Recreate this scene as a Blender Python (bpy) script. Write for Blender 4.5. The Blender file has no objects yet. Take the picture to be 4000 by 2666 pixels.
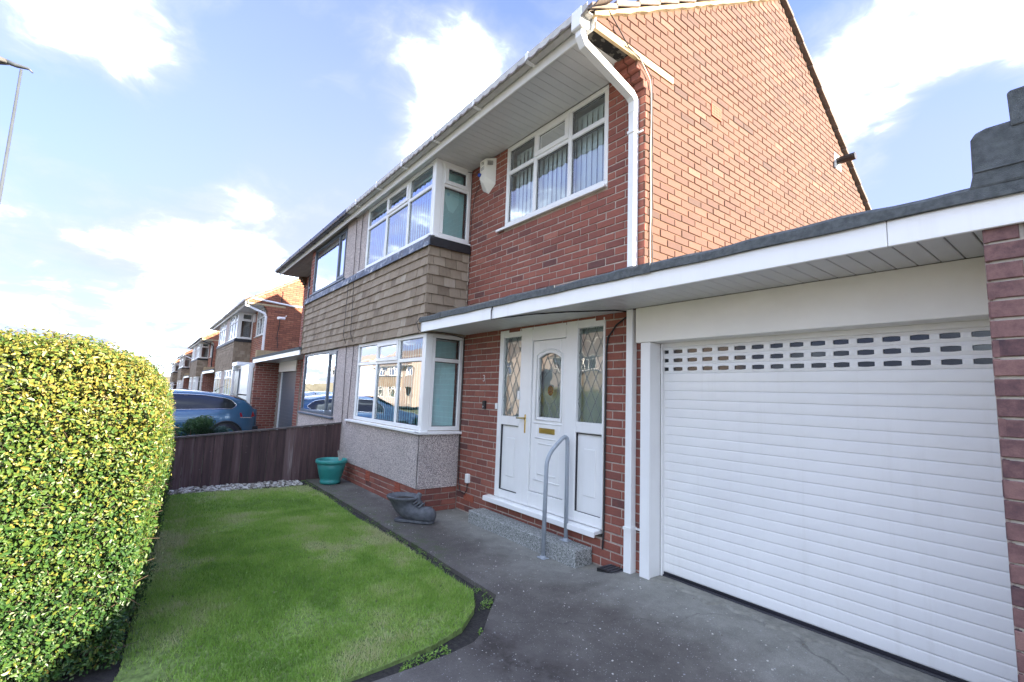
import bpy, bmesh, math, random
import numpy as np
from mathutils import Vector, Matrix
R = random.Random(7)
NP = np.random.default_rng(7)
sc = bpy.context.scene
COL = sc.collection
rad = math.radians

# ------------------------------------------------------------------ camera
HC = 1.45
F_REL, YAW, PITCH, ROLL = 0.9302, 52.6168, 6.6737, 2.2074
def cam_axes():
    y, p, r = rad(YAW), rad(PITCH), rad(ROLL)
    right = Vector((math.cos(y), math.sin(y), 0)); fw = Vector((-math.sin(y), math.cos(y), 0)); up = Vector((0, 0, 1))
    f2 = math.cos(p) * fw + math.sin(p) * up
    u2 = -math.sin(p) * fw + math.cos(p) * up
    return math.cos(r) * right + math.sin(r) * u2, -math.sin(r) * right + math.cos(r) * u2, f2
CR, CU, CF = cam_axes()
CAMP = Vector((0, 0, HC))
cam = bpy.data.cameras.new("camera"); camo = bpy.data.objects.new("camera", cam); COL.objects.link(camo)
m = Matrix.Identity(4)
for i in range(3):
    m[i][0] = CR[i]; m[i][1] = CU[i]; m[i][2] = -CF[i]; m[i][3] = CAMP[i]
camo.matrix_world = m
cam.sensor_width = 36; cam.sensor_fit = 'HORIZONTAL'; cam.lens = 18 * F_REL
cam.clip_start = 0.05; cam.clip_end = 5000
sc.camera = camo
def px_area(P):                       # rough picture size of a piece at P (bigger = nearer)
    d = Vector(P) - CAMP
    z = d.dot(CF)
    if z < 0.1: return 0
    u, v = d.dot(CR) / z * F_REL, d.dot(CU) / z * F_REL
    if abs(u) > 1.02 or abs(v) > 0.69: return 0
    return 1 / (z * z)

# ------------------------------------------------------------------ light
SUN_EL, SUN_AZ = 20.5, 28.0           # degrees; azimuth from +x towards +y
SKY_STR, SUN_STR, EXPO = 0.15, 2.0, 4.0
sd = Vector((math.cos(rad(SUN_EL)) * math.cos(rad(SUN_AZ)), math.cos(rad(SUN_EL)) * math.sin(rad(SUN_AZ)), math.sin(rad(SUN_EL))))
sun = bpy.data.lights.new("sun", 'SUN'); suno = bpy.data.objects.new("sun", sun); COL.objects.link(suno)
sun.energy = SUN_STR; sun.angle = rad(0.5); sun.color = (1.0, 0.86, 0.68)
suno.rotation_euler = (-sd).to_track_quat('-Z', 'Y').to_euler()
suno.location = (20, 20, 30)

class NT:
    def __init__(s, tree): s.t = tree; s.t.nodes.clear()
    def n(s, typ, **kw):
        nd = s.t.nodes.new(typ)
        for k, v in kw.items():
            if k[0] == '_': setattr(nd, k[1:], v)
            else:
                key = int(k[1:]) if k[0] == 'i' and k[1:].isdigit() else k.replace('__', ' ')
                sk = nd.inputs[key]
                if isinstance(v, bpy.types.NodeSocket): s.t.links.new(v, sk)
                else: sk.default_value = v
        return nd
    def math(s, op, a, b=0.0, c=0.0, clamp=False):
        return s.n('ShaderNodeMath', _operation=op, _use_clamp=clamp, i0=a, i1=b, i2=c).outputs[0]
    def mix(s, f, a, b, blend='MIX'):
        nd = s.n('ShaderNodeMix', _data_type='RGBA', _blend_type=blend)
        for k, v in ((0, f), (6, a), (7, b)):
            if isinstance(v, bpy.types.NodeSocket): s.t.links.new(v, nd.inputs[k])
            else: nd.inputs[k].default_value = v if k == 0 else (*v, 1)[:4]
        return nd.outputs[2]
    def ramp(s, f, stops, interp='LINEAR'):
        nd = s.n('ShaderNodeValToRGB', Fac=f); cr = nd.color_ramp; cr.interpolation = interp
        while len(cr.elements) > 1: cr.elements.remove(cr.elements[-1])
        cr.elements[0].position = stops[0][0]; cr.elements[0].color = (*stops[0][1], 1)
        for p, c in stops[1:]:
            e = cr.elements.new(p); e.color = (*c, 1)
        return nd.outputs[0]
    def noise(s, vec, scale, detail=4, rough=0.55, out=0, **kw):
        return s.n('ShaderNodeTexNoise', Vector=vec, Scale=scale, Detail=detail, Roughness=rough, **kw).outputs[out]
    def smooth(s, v, a, b, lo=0.0, hi=1.0):
        return s.n('ShaderNodeMapRange', _interpolation_type='SMOOTHSTEP', i0=v, i1=a, i2=b, i3=lo, i4=hi).outputs[0]

world = bpy.data.worlds.new("World"); sc.world = world; world.use_nodes = True
w = NT(world.node_tree)
tc = w.n('ShaderNodeTexCoord'); V = tc.outputs['Generated']
sky = w.n('ShaderNodeTexSky', _sky_type='NISHITA', _sun_disc=False, _sun_elevation=rad(SUN_EL),
          _sun_rotation=rad(90 - SUN_AZ), _altitude=50, _air_density=1.0, _dust_density=0.35, _ozone_density=2.0).outputs[0]
sx = w.n('ShaderNodeSeparateXYZ', Vector=V)
zz = w.math('ADD', w.math('MAXIMUM', sx.outputs[2], 0.0), 0.22)
pv = w.n('ShaderNodeCombineXYZ', X=w.math('DIVIDE', sx.outputs[0], zz), Y=w.math('DIVIDE', sx.outputs[1], zz), Z=0.0).outputs[0]
warp = w.n('ShaderNodeTexNoise', Vector=pv, Scale=2.2, Detail=5).outputs[1]
pv2 = w.n('ShaderNodeVectorMath', _operation='MULTIPLY_ADD', i0=warp, i1=(0.35, 0.35, 0), i2=pv).outputs[0]
n1 = w.noise(pv2, 2.3, 10, 0.60)
n2 = w.noise(pv2, 0.55, 3, 0.5)
# broad cloud banks standing over the street, each around a bearing in the sky
def px_dir(x, y):
    d = CR * ((x - 2000) / 2000) + CU * ((1333 - y) / 2000) + CF * F_REL
    return d.normalized()
acc = None
for (x, y, r, a) in ((1690, 330, 8.5, .15), (250, 1130, 13, .12), (900, 1010, 11, .16), (430, 100, 6, .09), (60, 60, 6, .09), (640, 330, 4, .14), (1085, 390, 4.5, .14), (1290, 400, 3.5, .13),
                     (3650, 100, 16, .09), (3300, 420, 8, .08), (3580, 620, 6.5, -.26), (3860, 560, 6, -.24), (1350, 120, 10, -.16), (880, 640, 13, -.16), (1400, 640, 10, -.18), (250, 480, 14, -.16), (3080, 60, 6, -.18), (1000, 120, 6, -.10), (560, 1230, 7, -.10)):
    c = px_dir(x, y)
    dt = w.n('ShaderNodeVectorMath', _operation='DOT_PRODUCT', i0=V, i1=tuple(c)).outputs['Value']
    b = w.smooth(dt, math.cos(rad(r * 1.25)), 1.0, 0.0, a)
    acc = b if acc is None else w.math('ADD', acc, b)
den = w.math('ADD', w.math('ADD', w.math('MULTIPLY', n1, 1.0), w.math('MULTIPLY', n2, 0.25)), acc)
cl = w.smooth(den, 0.47, 0.80)
haze = w.math('ADD', w.smooth(sx.outputs[2], 0.0, 0.80, 0.95, 0.30), w.smooth(n2, 0.30, 0.7, -0.12, 0.14), clamp=True)
core = w.math('POWER', w.smooth(den, 0.58, 0.94), 1.6)
cloudcol = w.mix(core, (0.40, 0.425, 0.50), (7.2, 8.6, 9.9))  # dense cores brightened well past white to fill the shaded fronts
blue = w.mix(haze, w.mix(1.0, sky, (0.115, 0.142, 0.31), 'MULTIPLY'), (0.315, 0.34, 0.445))
skyc = w.mix(w.math('MULTIPLY', cl, 0.97), blue, cloudcol)
bg = w.n('ShaderNodeBackground', Color=skyc, Strength=SKY_STR)
w.t.links.new(bg.outputs[0], w.n('ShaderNodeOutputWorld').inputs[0])
vs = sc.view_settings
vs.view_transform = 'Standard'; vs.look = 'None'; vs.gamma = 1; vs.use_curve_mapping = False; vs.exposure = EXPO
sc.cycles.max_bounces = 8; sc.cycles.use_denoising = True
try: sc.cycles.denoiser = 'OPENIMAGEDENOISE'
except Exception: pass

# ------------------------------------------------------------------ materials
MATS = {}
def mat(name, fn):
    mt = bpy.data.materials.new(name); mt.use_nodes = True
    t = NT(mt.node_tree); fn(t); MATS[name] = mt
    return mt
def out(t, shader): t.t.links.new(shader, t.n('ShaderNodeOutputMaterial').inputs[0])
def obj_vec(t): return t.n('ShaderNodeNewGeometry').outputs['Position']
def tone(t): return t.n('ShaderNodeAttribute', _attribute_name='tone').outputs['Fac']
def bump(t, h, strength=0.3, dist=0.01):
    return t.n('ShaderNodeBump', Strength=strength, Distance=dist, Height=h).outputs[0]
def pbsdf(t, col, rough=0.6, nrm=None, **kw):
    k = dict(kw)
    if nrm is not None: k['Normal'] = nrm
    nd = t.n('ShaderNodeBsdfPrincipled', Roughness=rough, **k)
    if isinstance(col, bpy.types.NodeSocket): t.t.links.new(col, nd.inputs['Base Color'])
    else: nd.inputs['Base Color'].default_value = (*col, 1)
    return nd.outputs[0]

def brick_mat(name, stops, lightspots=0.5, mott=0.55, mscale=38):
    def fn(t):
        v = obj_vec(t); tn = tone(t)
        n = t.noise(v, mscale, 6, 0.68); nb = t.noise(v, 9, 3); nf = t.noise(v, 260, 3, 0.7)
        f = t.math('ADD', tn, t.math('MULTIPLY', t.math('SUBTRACT', n, 0.5), mott))
        c = t.ramp(f, stops)
        c = t.mix(t.smooth(nf, 0.25, 0.75, 0.0, 0.28), c, (0.06, 0.03, 0.03))
        stain = t.smooth(t.noise(v, 1.7, 5, 0.6), 0.55, 0.8, 0.0, 0.30)
        c = t.mix(stain, c, (0.10, 0.075, 0.065))
        spot = t.smooth(t.noise(v, 21, 4, 0.7), 0.70, 0.78, 0.0, lightspots)
        c = t.mix(spot, c, (0.5, 0.42, 0.37))
        h = t.math('ADD', t.math('MULTIPLY', nf, 0.4), t.math('MULTIPLY', n, 0.8))
        out(t, pbsdf(t, c, 0.85, bump(t, h, 0.5, 0.004)))
    return mat(name, fn)
BR_RED = brick_mat('red_brick', [(0.0, (0.12, 0.052, 0.047)), (0.22, (0.205, 0.070, 0.054)), (0.5, (0.285, 0.092, 0.063)), (0.8, (0.34, 0.12, 0.082)), (1.0, (0.40, 0.18, 0.13))])
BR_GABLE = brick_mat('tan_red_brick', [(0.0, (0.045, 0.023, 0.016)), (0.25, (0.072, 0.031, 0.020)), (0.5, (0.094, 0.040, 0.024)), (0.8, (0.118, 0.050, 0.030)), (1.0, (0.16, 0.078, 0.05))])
BR_PIER = brick_mat('plum_brick', [(0.0, (0.06, 0.034, 0.042)), (0.35, (0.135, 0.070, 0.070)), (0.65, (0.215, 0.115, 0.105)), (1.0, (0.27, 0.15, 0.13))], 0.12, 1.5, 24)
BR_PALE = brick_mat('buff_brick', [(0.0, (0.20, 0.16, 0.14)), (0.5, (0.34, 0.29, 0.26)), (1.0, (0.46, 0.42, 0.38))], 0.2)
BR_FAR = brick_mat('orange_brick', [(0.0, (0.16, 0.062, 0.038)), (0.4, (0.29, 0.10, 0.055)), (0.8, (0.37, 0.14, 0.075)), (1.0, (0.42, 0.20, 0.11))], 0.2)  # more orange, standing in for sun the far gables miss

def simple(name, col, rough=0.5, var=0.08, scale=6, bmp=0.0, bscale=60, dirt=0.0, dirtcol=(0.2, 0.18, 0.14), streak=0.0, **kw):
    def fn(t):
        v = obj_vec(t)
        n = t.noise(v, scale, 5, 0.6)
        c = t.mix(t.smooth(n, 0.25, 0.75), tuple(x * (1 - var) for x in col), tuple(min(1, x * (1 + var)) for x in col))
        if dirt: c = t.mix(t.smooth(t.noise(v, scale * 0.7, 7, 0.7), 0.5, 0.8, 0, dirt), c, dirtcol)
        if streak:
            sv = t.n('ShaderNodeMapping', Vector=v, Scale=(14, 14, 0.7)).outputs[0]
            c = t.mix(t.smooth(t.noise(sv, 1.0, 6, 0.65), 0.5, 0.8, 0, streak), c, (0.50, 0.47, 0.40))
        nr = bump(t, t.noise(v, bscale, 4), bmp, 0.005) if bmp else None
        out(t, pbsdf(t, c, rough, nr, **kw))
    return mat(name, fn)
MORTAR = simple('mortar', (0.42, 0.35, 0.30), 0.95, 0.2, 20, 0.5, 150)
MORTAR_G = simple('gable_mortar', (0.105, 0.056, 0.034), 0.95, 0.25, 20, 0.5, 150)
PVC = simple('white_plastic', (0.81, 0.81, 0.80), 0.28, 0.02, 4, dirt=0.10, dirtcol=(0.6, 0.55, 0.45), streak=0.16)
PVC_CREAM = simple('cream_panel', (0.80, 0.78, 0.72), 0.4, 0.03, 3, dirt=0.15, dirtcol=(0.66, 0.57, 0.45))
SOFFIT = simple('soffit_plastic', (0.60, 0.60, 0.60), 0.33, 0.03, 5, dirt=0.08)
SOFFIT_BR = simple('brown_soffit', (0.30, 0.24, 0.20), 0.6, 0.1, 5)
GUTTER_W = simple('weathered_white_gutter', (0.50, 0.49, 0.47), 0.55, 0.12, 9, dirt=0.5, dirtcol=(0.22, 0.22, 0.20))
BLACKP = simple('black_plastic', (0.015, 0.015, 0.017), 0.35, 0.1)
GREYP = simple('anthracite_frame', (0.085, 0.105, 0.13), 0.35, 0.05)
FELT = simple('roofing_felt', (0.095, 0.105, 0.11), 0.95, 0.3, 30, 1.0, 260, dirt=0.35, dirtcol=(0.12, 0.14, 0.12))
LEAD = simple('lead', (0.06, 0.06, 0.068), 0.55, 0.3, 6)
DARKLEAD = simple('dark_lead', (0.016, 0.015, 0.018), 0.6, 0.3, 6)
CAME = simple('lead_came_metal', (0.20, 0.21, 0.22), 0.4, 0.1)
STEEL = simple('grey_painted_steel', (0.34, 0.38, 0.43), 0.42, 0.06, 12, dirt=0.2, dirtcol=(0.35, 0.22, 0.15))
CREAM = simple('cream_board', (0.40, 0.30, 0.165), 0.7, 0.1, 8, dirt=0.2)
CONC = simple('cast_stone', (0.105, 0.112, 0.125), 0.85, 0.35, 14, 0.5, 90, dirt=0.5, dirtcol=(0.08, 0.09, 0.09))
TEAL = simple('teal_plastic', (0.03, 0.24, 0.22), 0.38, 0.08, 8, dirt=0.2, dirtcol=(0.1, 0.2, 0.18))
SOIL = simple('soil', (0.028, 0.024, 0.022), 0.95, 0.5, 40, 1.0, 60, dirt=0.4, dirtcol=(0.04, 0.06, 0.02))
RUBBER = simple('rubber', (0.012, 0.012, 0.02), 0.5, 0.2)
ROOFTILE = simple('roof_tile_concrete', (0.16, 0.125, 0.105), 0.9, 0.3, 10, 0.6, 60, dirt=0.4, dirtcol=(0.09, 0.10, 0.05))
VERGE = simple('verge_mortar', (0.38, 0.29, 0.17), 0.95, 0.15, 9, 0.6, 60, dirt=0.3, dirtcol=(0.3, 0.22, 0.15))
BLIND_T = simple('aqua_blind_fabric', (0.60, 0.88, 0.88), 0.8, 0.03)
BLIND = simple('blind_fabric', (0.86, 0.86, 0.82), 0.8, 0.03)
INNER = simple('room_paint', (0.48, 0.46, 0.43), 0.9, 0.1)
TERRA = simple('terracotta', (0.36, 0.10, 0.06), 0.8, 0.1, 20)
BRASS = simple('brass', (0.55, 0.42, 0.16), 0.28, 0.1, Metallic=1.0)
CHROME = simple('chrome', (0.8, 0.8, 0.82), 0.12, 0.02, Metallic=1.0)
BLUEP = simple('blue_lens', (0.03, 0.08, 0.42), 0.2, 0.05)
REDLENS = simple('red_lens', (0.30, 0.01, 0.012), 0.15, 0.1)
CARPAINT = simple('blue_grey_car_paint', (0.05, 0.135, 0.235), 0.25, 0.04, Metallic=0.3, Coat__Weight=1.0)
CARPAINT2 = simple('pale_car_paint', (0.42, 0.50, 0.55), 0.25, 0.04, Metallic=0.3, Coat__Weight=1.0)
BARK = simple('twig_bark', (0.10, 0.07, 0.045), 0.9, 0.3, 40)
CABLE_B = simple('cable_black', (0.02, 0.018, 0.018), 0.6, 0.1)
CABLE_W = simple('cable_cream', (0.55, 0.48, 0.38), 0.6, 0.1)
LAMPM = simple('galvanised_steel', (0.055, 0.065, 0.075), 0.5, 0.1)
ROADM = simple('asphalt', (0.055, 0.055, 0.058), 0.9, 0.2, 30, 0.6, 200)
PAVE = simple('concrete_paving', (0.24, 0.23, 0.22), 0.9, 0.15, 12, 0.4, 120)
GROUNDM = simple('rough_turf', (0.05, 0.075, 0.03), 0.95, 0.4, 8, 0.5, 40)
HILLM = simple('far_woodland', (0.07, 0.068, 0.055), 0.95, 0.3, 0.05)
TOWERM = simple('tower_concrete', (0.42, 0.32, 0.28), 0.9, 0.05, 0.2)
PEBBLE = simple('gravel_stone', (0.42, 0.39, 0.35), 0.8, 0.4, 30)

def fn(t):
    v = obj_vec(t)
    vo = t.n('ShaderNodeTexVoronoi', Vector=v, Scale=125.0)
    cell = t.n('ShaderNodeSeparateColor', Color=vo.outputs['Color']).outputs[0]
    c = t.ramp(cell, [(0.0, (0.14, 0.115, 0.115)), (0.12, (0.34, 0.28, 0.28)), (0.3, (0.58, 0.49, 0.46)), (0.75, (0.74, 0.64, 0.60)), (1.0, (0.86, 0.79, 0.75))])
    c = t.mix(t.smooth(vo.outputs['Distance'], 0.45, 0.85), c, (0.24, 0.21, 0.20))
    c = t.mix(t.smooth(t.noise(v, 2.2, 4), 0.4, 0.7, 0, 0.25), c, (0.25, 0.22, 0.21))
    out(t, pbsdf(t, c, 0.85, bump(t, t.math('SUBTRACT', 1.0, vo.outputs['Distance']), 0.9, 0.008)))
PEBBLEDASH = mat('pebbledash', fn)
def fn(t):
    v = obj_vec(t)
    vo = t.n('ShaderNodeTexVoronoi', Vector=v, Scale=120.0)
    cell = t.n('ShaderNodeSeparateColor', Color=vo.outputs['Color']).outputs[1]
    c = t.ramp(cell, [(0.0, (0.09, 0.10, 0.095)), (0.35, (0.21, 0.22, 0.21)), (0.8, (0.33, 0.34, 0.33)), (1.0, (0.45, 0.45, 0.44))])
    out(t, pbsdf(t, c, 0.85, bump(t, vo.outputs['Distance'], 0.6, 0.006)))
AGG = mat('exposed_aggregate', fn)
def fn(t):
    v = obj_vec(t); tn = tone(t)
    n = t.noise(v, 14, 6, 0.7); vs_ = t.n('ShaderNodeMapping', Vector=v, Scale=(30, 30, 2.5)).outputs[0]
    st = t.noise(vs_, 1.0, 4, 0.6)
    f = t.math('ADD', t.math('MULTIPLY', tn, 0.55), t.math('ADD', t.math('MULTIPLY', n, 0.35), t.math('MULTIPLY', st, 0.25)))
    c = t.ramp(f, [(0.2, (0.15, 0.112, 0.078)), (0.5, (0.245, 0.19, 0.135)), (0.8, (0.32, 0.26, 0.195)), (1.0, (0.36, 0.32, 0.27))])
    out(t, pbsdf(t, c, 0.85, bump(t, t.noise(v, 120, 4), 0.35, 0.004)))
HUNG = mat('hung_clay_tile', fn)
def fn(t):
    v = obj_vec(t)
    a = t.noise(v, 7, 8, 0.75); b = t.noise(v, 3, 4)
    c = t.ramp(a, [(0.40, (0.055, 0.065, 0.085)), (0.54, (0.13, 0.15, 0.19)), (0.60, (0.50, 0.50, 0.47)), (0.68, (0.62, 0.60, 0.55))], 'LINEAR')
    c = t.mix(t.smooth(b, 0.52, 0.6, 0.0, 0.7), c, (0.03, 0.03, 0.03))
    out(t, pbsdf(t, c, 0.5))
FLASH = mat('patched_lead_flashing', fn)
def fn(t):
    v = obj_vec(t)
    sx = t.n('ShaderNodeSeparateXYZ', Vector=v)
    tn = tone(t)
    vv = t.n('ShaderNodeMapping', Vector=v, Scale=(25, 25, 1.6)).outputs[0]
    n = t.noise(vv, 1.0, 6, 0.65); g = t.noise(v, 70, 4)
    f = t.math('ADD', t.math('MULTIPLY', n, 0.8), t.math('MULTIPLY', t.math('SUBTRACT', tn, 0.5), 0.5))
    c = t.ramp(f, [(0.25, (0.045, 0.024, 0.024)), (0.5, (0.100, 0.056, 0.054)), (0.66, (0.16, 0.105, 0.10)), (0.82, (0.32, 0.27, 0.265))])
    c = t.mix(t.smooth(t.noise(v, 45, 3), 0.72, 0.76, 0, 0.8), c, (0.35, 0.33, 0.33))
    out(t, pbsdf(t, c, 0.75, bump(t, n, 0.3, 0.004)))
FENCEM = mat('stained_fence_timber', fn)
def fn(t):
    v = obj_vec(t)
    sx = t.n('ShaderNodeSeparateXYZ', Vector=v)
    n = t.noise(v, 1.3, 6, 0.62); n2 = t.noise(v, 7, 6, 0.7); g = t.noise(v, 170, 3, 0.7)
    yy = t.math('ADD', sx.outputs[1], t.math('MULTIPLY', t.math('SUBTRACT', n, 0.5), 0.9))
    old = t.ramp(t.math('ADD', t.math('MULTIPLY', n, 0.7), t.math('MULTIPLY', n2, 0.3)), [(0.30, (0.047, 0.038, 0.033)), (0.5, (0.110, 0.097, 0.086)), (0.70, (0.20, 0.185, 0.165))])
    new = t.ramp(n2, [(0.3, (0.19, 0.185, 0.165)), (0.7, (0.30, 0.295, 0.265))])
    c = t.mix(t.smooth(yy, 2.55, 3.15), old, new)
    # brown tyre-worn streak and moss along the border
    st = t.math('ABSOLUTE', t.math('ADD', t.math('SUBTRACT', yy, 2.05), t.math('MULTIPLY', sx.outputs[0], -0.12)))
    c = t.mix(t.math('MULTIPLY', t.smooth(st, 0.0, 0.26, 1.0, 0.0), t.smooth(n2, 0.36, 0.60, 0.0, 0.9)), c, (0.032, 0.022, 0.019))
    ms = t.math('MULTIPLY', t.smooth(sx.outputs[1], 2.24, 2.62, 1.0, 0.0), t.smooth(sx.outputs[0], -3.4, -4.2, 0.0, 1.0))
    c = t.mix(t.math('MULTIPLY', ms, t.smooth(n2, 0.47, 0.62, 0.0, 0.85)), c, (0.055, 0.085, 0.016))
    c = t.mix(t.smooth(g, 0.3, 0.75, 0.0, 0.35), c, (0.03, 0.03, 0.03))
    vo = t.n('ShaderNodeTexVoronoi', Vector=v, Scale=26.0, Randomness=1.0)
    pick = t.n('ShaderNodeSeparateColor', Color=vo.outputs['Color']).outputs[0]
    fl = t.math('MULTIPLY', t.smooth(vo.outputs['Distance'], 0.10, 0.20, 1.0, 0.0), t.smooth(pick, 0.66, 0.74))
    fl = t.math('MULTIPLY', fl, t.smooth(t.noise(v, 2.6, 3), 0.42, 0.62))
    c = t.mix(t.math('MULTIPLY', fl, 0.8), c, (0.36, 0.37, 0.38))
    vo2 = t.n('ShaderNodeTexVoronoi', Vector=v, Scale=75.0)
    p2 = t.n('ShaderNodeSeparateColor', Color=vo2.outputs['Color']).outputs[1]
    c = t.mix(t.math('MULTIPLY', t.smooth(vo2.outputs['Distance'], 0.15, 0.3, 0.7, 0.0), t.smooth(p2, 0.72, 0.78)), c, (0.30, 0.30, 0.31))
    # cracks
    cv = t.n('ShaderNodeTexVoronoi', _feature='DISTANCE_TO_EDGE', Vector=t.n('ShaderNodeVectorMath', _operation='MULTIPLY_ADD', i0=t.n('ShaderNodeTexNoise', Vector=v, Scale=3.0, Detail=8.0).outputs[1], i1=(0.45, 0.45, 0), i2=v).outputs[0], Scale=0.42)
    c = t.mix(t.math('MULTIPLY', t.smooth(cv.outputs[0], 0.0, 0.006, 0.5, 0.0), t.smooth(n2, 0.4, 0.6)), c, (0.03, 0.027, 0.025))
    out(t, pbsdf(t, c, 0.8, bump(t, t.math('ADD', g, t.math('MULTIPLY', n2, 0.5)), 0.5, 0.006)))
DRIVE = mat('worn_driveway', fn)
def leaf_mat(name, stops, rough=0.38, trans=0.25):
    def fn(t):
        tn = tone(t); v = obj_vec(t)
        c = t.ramp(t.math('ADD', tn, t.math('MULTIPLY', t.math('SUBTRACT', t.noise(v, 30, 3), 0.5), 0.15)), stops)
        a = pbsdf(t, c, rough)
        b = t.n('ShaderNodeBsdfTranslucent', Color=c).outputs[0]
        out(t, t.n('ShaderNodeMixShader', Fac=trans, i1=a, i2=b).outputs[0])
    return mat(name, fn)
LEAF = leaf_mat('golden_privet_leaf', [(0.0, (0.016, 0.050, 0.015)), (0.3, (0.038, 0.100, 0.020)), (0.55, (0.085, 0.145, 0.026)), (0.8, (0.19, 0.19, 0.032)), (1.0, (0.31, 0.245, 0.055))], 0.42, 0.32)  # yellow end of the ramp stands for sunlit upper leaves
SHRUBM = leaf_mat('shrub_leaf', [(0.0, (0.010, 0.035, 0.012)), (0.5, (0.028, 0.075, 0.022)), (1.0, (0.075, 0.15, 0.045))], 0.5)
GRASS = leaf_mat('grass_blade', [(0.0, (0.105, 0.205, 0.028)), (0.35, (0.185, 0.335, 0.045)), (0.6, (0.27, 0.43, 0.07)), (0.85, (0.38, 0.48, 0.14)), (1.0, (0.49, 0.48, 0.25))], 0.6, 0.3)
LAWNM = simple('lawn_thatch', (0.165, 0.23, 0.06), 0.95, 0.5, 25, 0.8, 60)
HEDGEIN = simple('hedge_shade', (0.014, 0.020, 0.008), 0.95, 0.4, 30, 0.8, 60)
def glass_mat(name, tint, ior=1.9, rough=0.0, wob=0.012):
    def fn(t):
        v = obj_vec(t)
        nr = bump(t, t.noise(v, 2.2, 2), wob, 0.1)
        f1 = t.n('ShaderNodeFresnel', IOR=1.5, Normal=nr).outputs[0]      # several glass faces in a sealed unit
        fr = t.math('DIVIDE', t.math('MULTIPLY', f1, ior), t.math('ADD', 1.0, t.math('MULTIPLY', f1, ior - 1)))
        tr = t.n('ShaderNodeBsdfTransparent', Color=(*tint, 1)).outputs[0]
        gl = t.n('ShaderNodeBsdfGlossy', Color=(0.96, 0.98, 1, 1), Roughness=rough, Normal=nr).outputs[0]
        out(t, t.n('ShaderNodeMixShader', Fac=fr, i1=tr, i2=gl).outputs[0])
    return mat(name, fn)
GLASS = glass_mat('window_glass', (0.86, 0.97, 0.985), 5.4)
GLASS_D = glass_mat('door_glass', (0.70, 0.76, 0.75), 3.2, 0.0, 0.05)
def fn(t):
    out(t, pbsdf(t, (0.02, 0.024, 0.026), 0.08))
DARKGLASS = mat('dark_glass', fn)

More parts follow.
